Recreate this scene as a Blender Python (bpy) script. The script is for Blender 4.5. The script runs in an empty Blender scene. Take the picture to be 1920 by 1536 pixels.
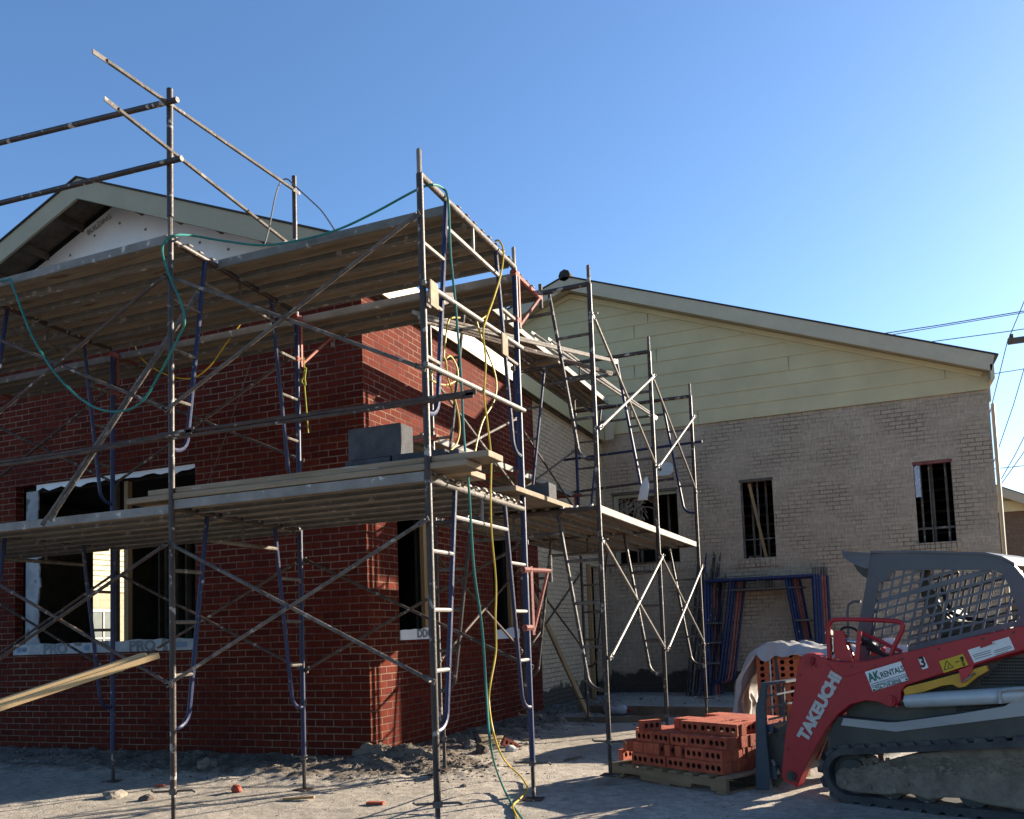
import bpy, bmesh, math, random
import numpy as np
from mathutils import Vector, Matrix, noise
random.seed(7)
SC = bpy.context.scene
COL = SC.collection
PI = math.pi

# ------------------------------------------------------------------ camera
CAM = np.array([4.86571075, -7.87424122, 1.32465776])
RM = np.array([[0.92408458, 0.38050437, -0.03583458],
               [-0.06245691, 0.05784683, -0.99636985],
               [-0.37705016, 0.92296813, 0.0772205]])
FOC, CY = 1627.547, 1055.992
cd = bpy.data.cameras.new('camera'); cam = bpy.data.objects.new('camera', cd); COL.objects.link(cam)
cd.sensor_fit = 'HORIZONTAL'; cd.sensor_width = 36; cd.lens = FOC/1920*36
cd.shift_y = (CY-768)/1920; cd.clip_end = 2000; cd.clip_start = .05
M = Matrix.Identity(4)
for i in range(3):
    M[i][0] = RM[0][i]; M[i][1] = -RM[1][i]; M[i][2] = -RM[2][i]; M[i][3] = CAM[i]
cam.matrix_world = M; SC.camera = cam
# a measured pixel of the photograph turned into a point on a real plane of the place
def ray(x, y): return RM.T @ np.array([(x-960)/FOC, (y-CY)/FOC, 1.0])
def onx(x, y, X=0.): d = ray(x, y); return Vector(CAM + d*((X-CAM[0])/d[0]))
def ony(x, y, Y=0.): d = ray(x, y); return Vector(CAM + d*((Y-CAM[1])/d[1]))
def onz(x, y, Z=0.): d = ray(x, y); return Vector(CAM + d*((Z-CAM[2])/d[2]))

# ------------------------------------------------------------------ helpers
def tag(o, label=None, cat=None, group=None, kind=None):
    if label: o['label'] = label
    if cat: o['category'] = cat
    if group: o['group'] = group
    if kind: o['kind'] = kind
    return o
def thing(name, label, cat, loc=(0, 0, 0), rotz=0, group=None):
    o = bpy.data.objects.new(name, None); COL.objects.link(o)
    o.location = loc; o.rotation_euler = (0, 0, rotz); o.empty_display_size = .2
    return tag(o, label, cat, group)
class MB:
    def __init__(s): s.v = []; s.f = []; s.m = []; s.mi = 0
    def add(s, vs, fs):
        b = len(s.v); s.v += [tuple(v) for v in vs]
        s.f += [tuple(b+i for i in f) for f in fs]; s.m += [s.mi]*len(fs); return s
    def box(s, a, b, mat=None):
        x0, y0, z0 = a; x1, y1, z1 = b
        vs = [(x0,y0,z0),(x1,y0,z0),(x1,y1,z0),(x0,y1,z0),(x0,y0,z1),(x1,y0,z1),(x1,y1,z1),(x0,y1,z1)]
        if mat is not None: vs = [tuple(mat @ Vector(v)) for v in vs]
        return s.add(vs, [(0,3,2,1),(4,5,6,7),(0,1,5,4),(1,2,6,5),(2,3,7,6),(3,0,4,7)])
    def bar(s, p, q, w, h, up=(0, 0, 1)):      # rectangular bar from p to q
        p = Vector(p); q = Vector(q); d = (q-p).normalized(); up = Vector(up)
        if abs(d.dot(up)) > .99: up = Vector((0, 1, 0))
        a = d.cross(up).normalized()*w/2; b = a.cross(d).normalized()*h/2
        vs = [p-a-b, p+a-b, p+a+b, p-a+b, q-a-b, q+a-b, q+a+b, q-a+b]
        return s.add(vs, [(0,3,2,1),(4,5,6,7),(0,1,5,4),(1,2,6,5),(2,3,7,6),(3,0,4,7)])
    def tube(s, pts, r, n=8, cap=True):
        pts = [Vector(p) for p in pts]; rs = r if isinstance(r, (list, tuple)) else [r]*len(pts)
        ref = None; rings = []
        for i, p in enumerate(pts):
            d = (pts[min(i+1, len(pts)-1)]-pts[max(i-1, 0)]).normalized()
            if ref is None:
                ref = Vector((0, 0, 1)) if abs(d.z) < .9 else Vector((1, 0, 0))
            a = (ref - d*ref.dot(d)).normalized(); b = d.cross(a); ref = a
            rings.append([p + (a*math.cos(2*PI*k/n)+b*math.sin(2*PI*k/n))*rs[i] for k in range(n)])
        vs = [v for rg in rings for v in rg]; fs = []
        for i in range(len(pts)-1):
            for k in range(n):
                fs.append((i*n+k, i*n+(k+1) % n, (i+1)*n+(k+1) % n, (i+1)*n+k))
        if cap: fs += [tuple(range(n))[::-1], tuple((len(pts)-1)*n+k for k in range(n))]
        return s.add(vs, fs)
    def prism(s, poly, y0, y1):               # polygon in the x-z plane, extruded along y
        n = len(poly)
        area = sum(poly[i][0]*poly[(i+1) % n][1]-poly[(i+1) % n][0]*poly[i][1] for i in range(n))
        if area < 0: poly = poly[::-1]
        vs = [(p[0], y0, p[1]) for p in poly]+[(p[0], y1, p[1]) for p in poly]
        fs = [tuple(range(n)), tuple(range(2*n-1, n-1, -1))]
        fs += [(i, i+n, (i+1) % n+n, (i+1) % n) for i in range(n)]
        return s.add(vs, fs)
    def build(s, name, mats, parent=None, smooth=False, world=False, bevel=0):
        me = bpy.data.meshes.new(name)
        vs = s.v; org = Vector((0, 0, 0))
        if parent is not None and world:
            L = parent.location; R = Matrix.Rotation(-parent.rotation_euler.z, 3, 'Z')
            vs = [tuple(R @ (Vector(v)-L)) for v in vs]
        if parent is None:
            xs = [v[0] for v in vs]; ys = [v[1] for v in vs]; zs = [v[2] for v in vs]
            org = Vector(((min(xs)+max(xs))/2, (min(ys)+max(ys))/2, min(zs)))
            vs = [(v[0]-org.x, v[1]-org.y, v[2]-org.z) for v in vs]
        me.from_pydata(vs, [], s.f)
        if not isinstance(mats, (list, tuple)): mats = [mats]
        for m in mats: me.materials.append(m)
        for p, mi in zip(me.polygons, s.m):
            p.material_index = mi; p.use_smooth = smooth
        if smooth:
            try: me.set_sharp_from_angle(angle=math.radians(40))
            except Exception: pass
        me.update()
        o = bpy.data.objects.new(name, me); COL.objects.link(o); o.location = org
        if parent is not None: o.parent = parent
        if bevel:
            md = o.modifiers.new('bevel', 'BEVEL'); md.width = bevel; md.segments = 2; md.limit_method = 'ANGLE'
        return o
KIDS = {}
def dup(root, loc, rotz, label, group=None):
    r = root.copy(); COL.objects.link(r); r.location = loc; r.rotation_euler = (0, 0, rotz); r['label'] = label
    if group: r['group'] = group
    for ch in list(root.children):
        c = ch.copy(); COL.objects.link(c); c.parent = r
        for g in list(ch.children):
            d = g.copy(); COL.objects.link(d); d.parent = c
    return r

# ------------------------------------------------------------------ materials
KM = .64
def mat(name, col, rough=.7, metal=0., var=.15, scale=6., bump=.0, bscale=60., col2=None, spots=None, spot_t=.68, spot_scale=18., stretch=None, world=False, spec=.35, alpha=1, trans=0, k=None):
    k = KM if k is None else k
    col = tuple(c*k for c in col); col2 = tuple(c*k for c in col2) if col2 else None; spots = tuple(c*k for c in spots) if spots else None
    m = bpy.data.materials.new(name); m.use_nodes = True; nt = m.node_tree; N = nt.nodes; L = nt.links
    b = N['Principled BSDF']; b.inputs['Roughness'].default_value = rough; b.inputs['Metallic'].default_value = metal
    b.inputs['Specular IOR Level'].default_value = spec
    tc = N.new('ShaderNodeTexCoord'); src = tc.outputs['Object']
    if world: g = N.new('ShaderNodeNewGeometry'); src = g.outputs['Position']
    oi = N.new('ShaderNodeObjectInfo')
    ad = N.new('ShaderNodeVectorMath'); ad.operation = 'ADD'
    mu = N.new('ShaderNodeMath'); mu.operation = 'MULTIPLY'; mu.inputs[1].default_value = 37.
    L.new(oi.outputs['Random'], mu.inputs[0])
    if stretch:
        st = N.new('ShaderNodeVectorMath'); st.operation = 'MULTIPLY'; st.inputs[1].default_value = stretch
        L.new(src, st.inputs[0]); src = st.outputs[0]
    L.new(src, ad.inputs[0]); L.new(mu.outputs[0], ad.inputs[1]); v = ad.outputs[0]
    n1 = N.new('ShaderNodeTexNoise'); n1.inputs['Scale'].default_value = scale; n1.inputs['Detail'].default_value = 6
    n1.inputs['Roughness'].default_value = .65; L.new(v, n1.inputs['Vector'])
    r = N.new('ShaderNodeValToRGB'); r.color_ramp.elements[0].position = .35; r.color_ramp.elements[1].position = .68
    c2 = col2 or tuple(min(1, c*(1+var*1.6)) for c in col); c1 = tuple(c*(1-var) for c in col)
    if col2: c1 = col
    r.color_ramp.elements[0].color = (*c1, 1); r.color_ramp.elements[1].color = (*c2, 1)
    L.new(n1.outputs['Fac'], r.inputs['Fac']); out = r.outputs['Color']
    if spots:
        n2 = N.new('ShaderNodeTexNoise'); n2.inputs['Scale'].default_value = spot_scale; n2.inputs['Detail'].default_value = 4
        L.new(v, n2.inputs['Vector'])
        mr = N.new('ShaderNodeMapRange'); mr.inputs['From Min'].default_value = spot_t; mr.inputs['From Max'].default_value = spot_t+.05
        L.new(n2.outputs['Fac'], mr.inputs['Value'])
        mx = N.new('ShaderNodeMix'); mx.data_type = 'RGBA'; L.new(mr.outputs[0], mx.inputs['Factor'])
        L.new(out, mx.inputs[6]); mx.inputs[7].default_value = (*spots, 1); out = mx.outputs[2]
    vr = N.new('ShaderNodeMapRange'); vr.inputs['To Min'].default_value = .82; vr.inputs['To Max'].default_value = 1.2; L.new(oi.outputs['Random'], vr.inputs['Value'])
    vs_ = N.new('ShaderNodeVectorMath'); vs_.operation = 'SCALE'; L.new(out, vs_.inputs[0]); L.new(vr.outputs[0], vs_.inputs['Scale']); out = vs_.outputs[0]
    L.new(out, b.inputs['Base Color'])
    if bump:
        n3 = N.new('ShaderNodeTexNoise'); n3.inputs['Scale'].default_value = bscale; n3.inputs['Detail'].default_value = 5
        L.new(v, n3.inputs['Vector'])
        bp = N.new('ShaderNodeBump'); bp.inputs['Strength'].default_value = bump; bp.inputs['Distance'].default_value = .02
        L.new(n3.outputs['Fac'], bp.inputs['Height']); L.new(bp.outputs[0], b.inputs['Normal'])
    if trans:
        b.inputs['Subsurface Weight'].default_value = trans; b.inputs['Subsurface Radius'].default_value = (.1, .1, .1)
    return m
def brickmat(name, c1, c2, mortar, bw=.2286, bh=.0762, ms=.009, rough=.75, stain=None, mort2=None, bump=.6, base_stain=None, spotc=None):
    m = bpy.data.materials.new(name); m.use_nodes = True; nt = m.node_tree; N = nt.nodes; L = nt.links
    b = N['Principled BSDF']; b.inputs['Roughness'].default_value = rough; b.inputs['Specular IOR Level'].default_value = .06
    g = N.new('ShaderNodeNewGeometry'); sx = N.new('ShaderNodeSeparateXYZ'); L.new(g.outputs['Position'], sx.inputs[0])
    a = N.new('ShaderNodeMath'); a.operation = 'ADD'; L.new(sx.outputs[0], a.inputs[0]); L.new(sx.outputs[1], a.inputs[1])
    nw = N.new('ShaderNodeTexNoise'); nw.inputs['Scale'].default_value = 3.; L.new(g.outputs['Position'], nw.inputs['Vector'])
    wz = N.new('ShaderNodeMath'); wz.operation = 'MULTIPLY_ADD'; wz.inputs[1].default_value = .012; L.new(nw.outputs['Fac'], wz.inputs[0]); L.new(sx.outputs[2], wz.inputs[2])
    cb = N.new('ShaderNodeCombineXYZ'); L.new(a.outputs[0], cb.inputs[0]); L.new(wz.outputs[0], cb.inputs[1])
    bt = N.new('ShaderNodeTexBrick'); bt.inputs['Scale'].default_value = 1; bt.inputs['Brick Width'].default_value = bw
    bt.inputs['Row Height'].default_value = bh; bt.inputs['Mortar Size'].default_value = ms; bt.inputs['Mortar Smooth'].default_value = .3
    bt.inputs['Color1'].default_value = (*c1, 1); bt.inputs['Color2'].default_value = (*c2, 1)
    L.new(cb.outputs[0], bt.inputs['Vector'])
    n1 = N.new('ShaderNodeTexNoise'); n1.inputs['Scale'].default_value = 1.3; n1.inputs['Detail'].default_value = 8; L.new(g.outputs['Position'], n1.inputs['Vector'])
    rm = N.new('ShaderNodeValToRGB'); rm.color_ramp.elements[0].position = .4; rm.color_ramp.elements[1].position = .6
    rm.color_ramp.elements[0].color = (*mortar, 1); rm.color_ramp.elements[1].color = (*(mort2 or mortar), 1)
    L.new(n1.outputs['Fac'], rm.inputs['Fac']); L.new(rm.outputs[0], bt.inputs['Mortar'])
    # fine vertical wipe marks and grain
    nv = N.new('ShaderNodeTexNoise'); nv.inputs['Scale'].default_value = 14.; nv.inputs['Detail'].default_value = 8; nv.inputs['Roughness'].default_value = .7
    sv = N.new('ShaderNodeVectorMath'); sv.operation = 'MULTIPLY'; sv.inputs[1].default_value = (2.5, 2.5, .5)
    L.new(g.outputs['Position'], sv.inputs[0]); L.new(sv.outputs[0], nv.inputs['Vector'])
    mr = N.new('ShaderNodeMapRange'); mr.inputs['From Min'].default_value = .3; mr.inputs['From Max'].default_value = .7; mr.inputs['To Min'].default_value = .72; mr.inputs['To Max'].default_value = 1.3
    L.new(nv.outputs['Fac'], mr.inputs['Value'])
    mm = N.new('ShaderNodeVectorMath'); mm.operation = 'SCALE'; L.new(bt.outputs['Color'], mm.inputs[0]); L.new(mr.outputs[0], mm.inputs['Scale']); out = mm.outputs[0]
    if spotc:
        n2 = N.new('ShaderNodeTexNoise'); n2.inputs['Scale'].default_value = 2.2; n2.inputs['Detail'].default_value = 9; n2.inputs['Roughness'].default_value = .75
        L.new(sv.outputs[0], n2.inputs['Vector'])
        m2 = N.new('ShaderNodeMapRange'); m2.inputs['From Min'].default_value = .6; m2.inputs['From Max'].default_value = .75; m2.inputs['To Max'].default_value = .28
        L.new(n2.outputs['Fac'], m2.inputs['Value'])
        mx = N.new('ShaderNodeMix'); mx.data_type = 'RGBA'; L.new(m2.outputs[0], mx.inputs['Factor']); L.new(out, mx.inputs[6]); mx.inputs[7].default_value = (*spotc, 1); out = mx.outputs[2]
    if base_stain:   # bitumen coat on the footing, ragged upper edge
        col, ztop, amp = base_stain
        n4 = N.new('ShaderNodeTexNoise'); n4.inputs['Scale'].default_value = 3.2; n4.inputs['Detail'].default_value = 5; L.new(g.outputs['Position'], n4.inputs['Vector'])
        ma = N.new('ShaderNodeMath'); ma.operation = 'MULTIPLY_ADD'; ma.inputs[1].default_value = -amp; L.new(n4.outputs['Fac'], ma.inputs[0]); L.new(sx.outputs[2], ma.inputs[2])
        m5 = N.new('ShaderNodeMapRange'); m5.inputs['From Min'].default_value = ztop-amp*.5-.03; m5.inputs['From Max'].default_value = ztop-amp*.5+.03; m5.inputs['To Min'].default_value = .85; m5.inputs['To Max'].default_value = 0
        L.new(ma.outputs[0], m5.inputs['Value'])
        mx = N.new('ShaderNodeMix'); mx.data_type = 'RGBA'; L.new(m5.outputs[0], mx.inputs['Factor']); L.new(out, mx.inputs[6]); mx.inputs[7].default_value = (*col, 1); out = mx.outputs[2]
    L.new(out, b.inputs['Base Color'])
    iv = N.new('ShaderNodeMath'); iv.operation = 'MULTIPLY_ADD'; iv.inputs[1].default_value = -1.; iv.inputs[2].default_value = 1.; L.new(bt.outputs['Fac'], iv.inputs[0])
    nn = N.new('ShaderNodeMath'); nn.operation = 'MULTIPLY_ADD'; nn.inputs[1].default_value = .5; L.new(nv.outputs['Fac'], nn.inputs[0]); L.new(iv.outputs[0], nn.inputs[2])
    bp = N.new('ShaderNodeBump'); bp.inputs['Strength'].default_value = bump; bp.inputs['Distance'].default_value = .006
    L.new(nn.outputs[0], bp.inputs['Height']); L.new(bp.outputs[0], b.inputs['Normal'])
    return m

RED = brickmat('red_brick', (.098, .0165, .0085), (.064, .0110, .0072), (.18, .115, .08), mort2=(.078, .044, .034), ms=.0065, rough=.85, spotc=(.15, .06, .042))
BEIGE = brickmat('beige_painted_brick', (.36, .28, .195), (.305, .24, .17), (.175, .13, .092), mort2=(.43, .34, .25), ms=.0095, base_stain=((.018, .018, .02), .42, .5), bump=.8)
BEIGE2 = brickmat('pale_painted_brick', (.42, .33, .225), (.37, .29, .20), (.14, .105, .07), mort2=(.30, .235, .165), ms=.007, base_stain=((.02, .02, .022), .35, .6), bump=.8)
TRIM = mat('sage_trim_paint', (.38, .335, .225), .6, var=.05, scale=2, bump=.05, k=.8)
TRIM2 = mat('side_fascia_paint', (.43, .38, .205), .55, var=.04, scale=2)
TRIM3 = mat('pale_sage_trim_paint', (.50, .43, .30), .6, var=.06, scale=2, k=.85)  # lighter sage trim paint for the wing, eave return and far gable
SIDING = mat('cream_lap_siding_paint', (.57, .475, .265), .65, var=.06, scale=1.6, bump=.05, k=.88)
SHINGLE = mat('dark_roof_shingle', (.045, .042, .04), .9, var=.3, scale=30, bump=.4)
WRAP = mat('white_house_wrap', (.62, .62, .64), .6, k=.95, var=.08, scale=1.2, bump=.25, bscale=3.)
WRAPD = mat('grey_house_wrap', (.40, .40, .41), .7, var=.25, scale=3, bump=.25, bscale=4., spots=(.2, .18, .16), spot_t=.6, spot_scale=6)  # darker, spotted grey version of the wrap for front sill and jamb
WRAPLINE = mat('house_wrap_print', (.22, .23, .24), .8)
WRAPBLUE = mat('house_wrap_blue_print', (.25, .42, .66), .7)
STUD = mat('pine_stud', (.36, .22, .10), .8, var=.2, scale=4, stretch=(1, 1, .15))
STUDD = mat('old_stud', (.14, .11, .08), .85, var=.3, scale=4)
PINE = mat('fresh_pine_lumber', (.62, .42, .20), .7, col2=(.72, .52, .27), scale=5, stretch=(.4, 3, 3), bump=.1)
BOARD = mat('weathered_scaffold_board', (.30, .22, .14), .85, col2=(.46, .36, .25), scale=7, stretch=(.3, 3, 3), bump=.3, bscale=30, spots=(.5, .47, .42), spot_t=.66)
BLUEP = mat('worn_blue_paint', (.010, .018, .075), .5, .0, col2=(.016, .028, .10), scale=5, bump=.1, spots=(.30, .27, .25), spot_t=.66, spot_scale=16)
DARKP = mat('rusty_dark_tube', (.03, .024, .025), .5, .0, col2=(.085, .055, .042), scale=7, bump=.15, spots=(.45, .42, .38), spot_t=.61, spot_scale=15)
GREYP = mat('mortar_caked_tube', (.075, .058, .048), .7, .0, col2=(.20, .175, .15), scale=12, bump=.3, spots=(.38, .34, .30), spot_t=.63, spot_scale=10)
RUST = mat('rusty_brace_tube', (.055, .036, .03), .75, .0, col2=(.125, .085, .065), scale=8, bump=.2, spots=(.42, .38, .33), spot_t=.62, spot_scale=13)
GALV = mat('galvanised_tube', (.22, .20, .18), .55, .15, col2=(.34, .31, .27), scale=10, bump=.1, spots=(.14, .09, .06), spot_t=.63, spot_scale=14)
REDBR = mat('faded_red_oxide_bracket', (.26, .06, .045), .7, 0, col2=(.38, .13, .10), scale=9, bump=.2, spots=(.5, .4, .35), spot_t=.68)
PLSIDE = mat('plank_side_rail_metal', (.19, .18, .16), .7, .05, col2=(.30, .285, .26), scale=6, bump=.2, spots=(.55, .53, .5), spot_t=.62, spot_scale=12)
PLUND = mat('plank_underside', (.17, .13, .09), .9, 0, col2=(.28, .225, .165), scale=4, bump=.2, stretch=(.4, 3, 3), spots=(.14, .09, .06), spot_t=.62, spot_scale=4, k=.85)
HOOK = mat('plank_hook_steel', (.35, .32, .28), .5, .3, var=.3, scale=20)
BLOCK = mat('grey_concrete_block', (.075, .078, .085), .9, var=.2, scale=12, bump=.5, bscale=120)
PBRICK = mat('loose_red_brick', (.44, .075, .034), .85, col2=(.62, .15, .075), scale=9, bump=.4, bscale=90)
PBRICK2 = mat('orange_new_brick', (.55, .13, .05), .85, col2=(.62, .18, .08), scale=12, bump=.3, bscale=90)
DARKHOLE = mat('core_hole_shadow', (.10, .03, .02), .95)
PALLET = mat('pallet_wood', (.24, .155, .085), .85, col2=(.36, .25, .145), scale=6, stretch=(.5, 3, 3), bump=.3)
TEAL = mat('teal_rubber_hose', (.01, .22, .19), .5, var=.15)
YEL = mat('yellow_cord_jacket', (.62, .42, .02), .5, var=.2)
YROPE = mat('lime_twine', (.45, .45, .05), .8, var=.2)
GREYW = mat('grey_wire', (.14, .13, .12), .6)
LRED = mat('loader_red_paint', (.42, .016, .024), .42, 0, col2=(.50, .026, .036), scale=2.5, bump=.03, spots=(.34, .16, .13), spot_t=.74, spot_scale=11)
LGREY = mat('loader_blue_grey_paint', (.11, .12, .135), .5, 0, col2=(.15, .16, .175), scale=3, bump=.04)
LBODY = mat('loader_charcoal_body', (.065, .065, .055), .7, 0, col2=(.12, .113, .092), scale=3, bump=.1)
LWHITE = mat('loader_white_panel', (.48, .49, .47), .5, var=.1, scale=3, spots=(.14, .12, .1), spot_t=.72, spot_scale=14, stretch=(.3, 1, 1))
LBLACK = mat('black_rubber_track', (.035, .038, .046), .7, 0, col2=(.10, .095, .088), scale=8, bump=.2)
MUD = mat('dried_mud', (.15, .12, .088), .95, 0, col2=(.31, .255, .185), scale=7, bump=1., bscale=16, spots=(.3, .27, .22), spot_t=.68)
CYL = mat('hydraulic_cylinder_grey', (.42, .46, .48), .35, .1, var=.08)
CHROME = mat('chrome_rod', (.6, .6, .62), .2, .9, var=.05)
YPART = mat('yellow_lock_bar_paint', (.62, .34, .03), .5, var=.12, scale=4)
STICKW = mat('white_sticker', (.74, .77, .76), .5, var=.05, k=.8)
STICKY = mat('yellow_sticker', (.78, .52, .02), .5, var=.03)
INKG = mat('green_ink', (.02, .16, .11), .6)
INKD = mat('dark_green_ink', (.03, .09, .09), .6)
INKK = mat('black_ink', (.01, .01, .012), .6)
INKR = mat('red_ink', (.5, .06, .04), .6)
INKS = mat('silver_letter_film', (.62, .60, .58), .5, var=.1, scale=30, spots=(.3, .05, .04), spot_t=.7, spot_scale=30)
SHEET = mat('white_plastic_sheet', (.60, .58, .57), .35, var=.06, scale=2, bump=.3, bscale=5, trans=.15)
FORKM = mat('fork_carriage_steel', (.035, .055, .085), .45, .2, col2=(.06, .08, .11), scale=6, bump=.05, spots=(.3, .3, .28), spot_t=.72)
STRAP = mat('white_strap', (.6, .6, .55), .5)
STRAPD = mat('dark_strap', (.05, .055, .06), .6)
LAMPW = mat('white_plastic_plate', (.62, .64, .62), .5, var=.04)
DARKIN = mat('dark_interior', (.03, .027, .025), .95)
STONE = mat('broken_stone', (.20, .175, .145), .95, col2=(.36, .32, .27), scale=9, bump=.6, bscale=40)
STONED = mat('dark_clod', (.075, .06, .05), .95, col2=(.17, .14, .115), scale=9, bump=.6, bscale=40)
ORANGE = mat('orange_plastic', (.38, .06, .03), .7)
PIPEW = mat('white_pvc', (.6, .6, .58), .4, var=.05)
WIRE = mat('power_line_cable', (.06, .065, .07), .6)
POLEM = mat('utility_pole_wood', (.12, .09, .07), .9)
GLASS = mat('window_glass_grey', (.16, .19, .19), .15, .0, var=.1)
BARK = mat('kerb_form_board', (.20, .15, .10), .9, var=.3, scale=3)
CARD = mat('cardboard', (.36, .28, .18), .9)

# ------------------------------------------------------------------ world, sun
EL = math.radians(16.9); AZ = math.atan2(1, 1.22)
w = bpy.data.worlds.new('World'); SC.world = w; w.use_nodes = True
nt = w.node_tree; bg = nt.nodes['Background']; sky = nt.nodes.new('ShaderNodeTexSky')
sky.sky_type = 'NISHITA'; sky.sun_disc = False; sky.sun_elevation = EL; sky.sun_rotation = AZ
sky.air_density = 1.0; sky.dust_density = .65; sky.ozone_density = 5.0; sky.altitude = 0
nt.links.new(sky.outputs[0], bg.inputs[0]); bg.inputs[1].default_value = .073
sd = bpy.data.lights.new('sun', 'SUN'); sd.energy = 5.0; sd.angle = math.radians(.5); sd.color = (1, .86, .68)
so = bpy.data.objects.new('sun', sd); COL.objects.link(so)
dv = Vector((math.sin(AZ)*math.cos(EL), math.cos(AZ)*math.cos(EL), math.sin(EL)))
so.rotation_euler = dv.to_track_quat('Z', 'Y').to_euler(); so.location = dv*60
SC.render.engine = 'CYCLES'
SC.view_settings.view_transform = 'Standard'; SC.view_settings.look = 'None'; SC.view_settings.exposure = 1.85; SC.view_settings.gamma = 1
SC.render.resolution_x = 1024; SC.render.resolution_y = 819
SC.cycles.max_bounces = 8; SC.cycles.diffuse_bounces = 5

# ------------------------------------------------------------------ ground
def sstep(a, b, x): t = max(0, min(1, (x-a)/(b-a))); return t*t*(3-2*t)
def gh(x, y, soil=False):
    n = noise.noise(Vector((x*1.7, y*1.7, 0)))*.5+.5
    n2 = noise.noise(Vector((x*4.5, y*4.5, 3)))*.5+.5
    n3 = noise.noise(Vector((x*17, y*17, 9)))
    n4 = noise.noise(Vector((x*38, y*38, 5)))
    h = (n-.5)*.012+(n2-.5)*.012+n3*.004+n4*.0025
    r = 0.
    if x < 1.2:   # rubble bank along the front wall
        r += sstep(-1.5, -.55, y)*sstep(1.1, .3, x)*(.02+.10*n2)*(1 if y < .05 else 0)
    r += .10*math.exp(-(((x-.75)/.6)**2+((y+.22)/.42)**2))*(.6+.8*n2)
    if y > -.3: r += sstep(1.4, .3, x)*(1 if x > -.05 else 0)*(.02+.09*n2)*sstep(8.5, 6, y)
    if soil: return min(1, r*13)
    h += r + min(r, .06)*(.35*n3+.25*n4+.2*noise.noise(Vector((x*70, y*70, 2))))
    return h
def lin(a, b, s): return list(np.arange(a, b+1e-6, s))
xs = [-150, -70, -35, -18]+lin(-9, -4.2, .25)+lin(-4, 6, .035)+lin(6.3, 10, .35)+[14, 22, 45, 90, 150]
ys = [-120, -50, -20, -12]+lin(-9, -3.2, .2)+lin(-3., -1.35, .04)+lin(-1.32, .9, .028)+lin(.95, 7, .06)+lin(7.3, 11, .4)+[15, 25, 50, 100, 220]
mb = MB(); nx = len(xs)
mb.v = [(x, y, gh(x, y) if (-9 <= x <= 10 and -9 <= y <= 11) else -.01) for y in ys for x in xs]
mb.f = [(j*nx+i, j*nx+i+1, (j+1)*nx+i+1, (j+1)*nx+i) for j in range(len(ys)-1) for i in range(nx-1)]
mb.m = [0]*len(mb.f)
GM = bpy.data.materials.new('sandy_lot'); GM.use_nodes = True
N = GM.node_tree.nodes; L = GM.node_tree.links; b = N['Principled BSDF']; b.inputs['Roughness'].default_value = .95; b.inputs['Specular IOR Level'].default_value = .2
g = N.new('ShaderNodeNewGeometry')
def nz(sc, det=8, ro=.6):
    n = N.new('ShaderNodeTexNoise'); n.inputs['Scale'].default_value = sc; n.inputs['Detail'].default_value = det; n.inputs['Roughness'].default_value = ro
    L.new(g.outputs['Position'], n.inputs['Vector']); return n
n1 = nz(.7); n2 = nz(9, 8, .7); n3 = nz(70, 4, .7)
r1 = N.new('ShaderNodeValToRGB'); r1.color_ramp.elements[0].position = .35; r1.color_ramp.elements[1].position = .65
r1.color_ramp.elements[0].color = (.345, .32, .28, 1); r1.color_ramp.elements[1].color = (.50, .46, .405, 1); L.new(n1.outputs['Fac'], r1.inputs['Fac'])
r2 = N.new('ShaderNodeValToRGB'); r2.color_ramp.elements[0].position = .3; r2.color_ramp.elements[1].position = .7
r2.color_ramp.elements[0].color = (.55, .54, .53, 1); r2.color_ramp.elements[1].color = (1.15, 1.13, 1.1, 1); L.new(n2.outputs['Fac'], r2.inputs['Fac'])
r3 = N.new('ShaderNodeValToRGB'); r3.color_ramp.elements[0].position = .3; r3.color_ramp.elements[1].position = .65
r3.color_ramp.elements[0].color = (.6, .6, .6, 1); r3.color_ramp.elements[1].color = (1.1, 1.1, 1.1, 1); L.new(n3.outputs['Fac'], r3.inputs['Fac'])
m1 = N.new('ShaderNodeVectorMath'); m1.operation = 'MULTIPLY'; L.new(r1.outputs[0], m1.inputs[0]); L.new(r2.outputs[0], m1.inputs[1])
m2 = N.new('ShaderNodeVectorMath'); m2.operation = 'MULTIPLY'; L.new(m1.outputs[0], m2.inputs[0]); L.new(r3.outputs[0], m2.inputs[1])
L.new(m2.outputs[0], b.inputs['Base Color'])
bp = N.new('ShaderNodeBump'); bp.inputs['Strength'].default_value = .9; bp.inputs['Distance'].default_value = .02
sm = N.new('ShaderNodeMath'); sm.operation = 'MULTIPLY_ADD'; sm.inputs[1].default_value = .6; L.new(n3.outputs['Fac'], sm.inputs[0]); L.new(n2.outputs['Fac'], sm.inputs[2])
L.new(sm.outputs[0], bp.inputs['Height']); L.new(bp.outputs[0], b.inputs['Normal'])
so_ = [(gh(x, y, True) if (-9 <= x <= 6.5 and -4 <= y <= 9.5) else 0.) for (x, y, z) in mb.v]
go = mb.build('ground', GM, smooth=True)
at_ = go.data.attributes.new('soil', 'FLOAT', 'POINT'); at_.data.foreach_set('value', so_)
an = N.new('ShaderNodeAttribute'); an.attribute_name = 'soil'
n5 = nz(5, 8, .7); sa = N.new('ShaderNodeMath'); sa.operation = 'MULTIPLY_ADD'; sa.inputs[1].default_value = 1.6; L.new(n5.outputs['Fac'], sa.inputs[0]); L.new(an.outputs['Fac'], sa.inputs[2])
sr = N.new('ShaderNodeMapRange'); sr.inputs['From Min'].default_value = 1.05; sr.inputs['From Max'].default_value = 1.5; sr.inputs['To Max'].default_value = .9; L.new(sa.outputs[0], sr.inputs['Value'])
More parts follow.
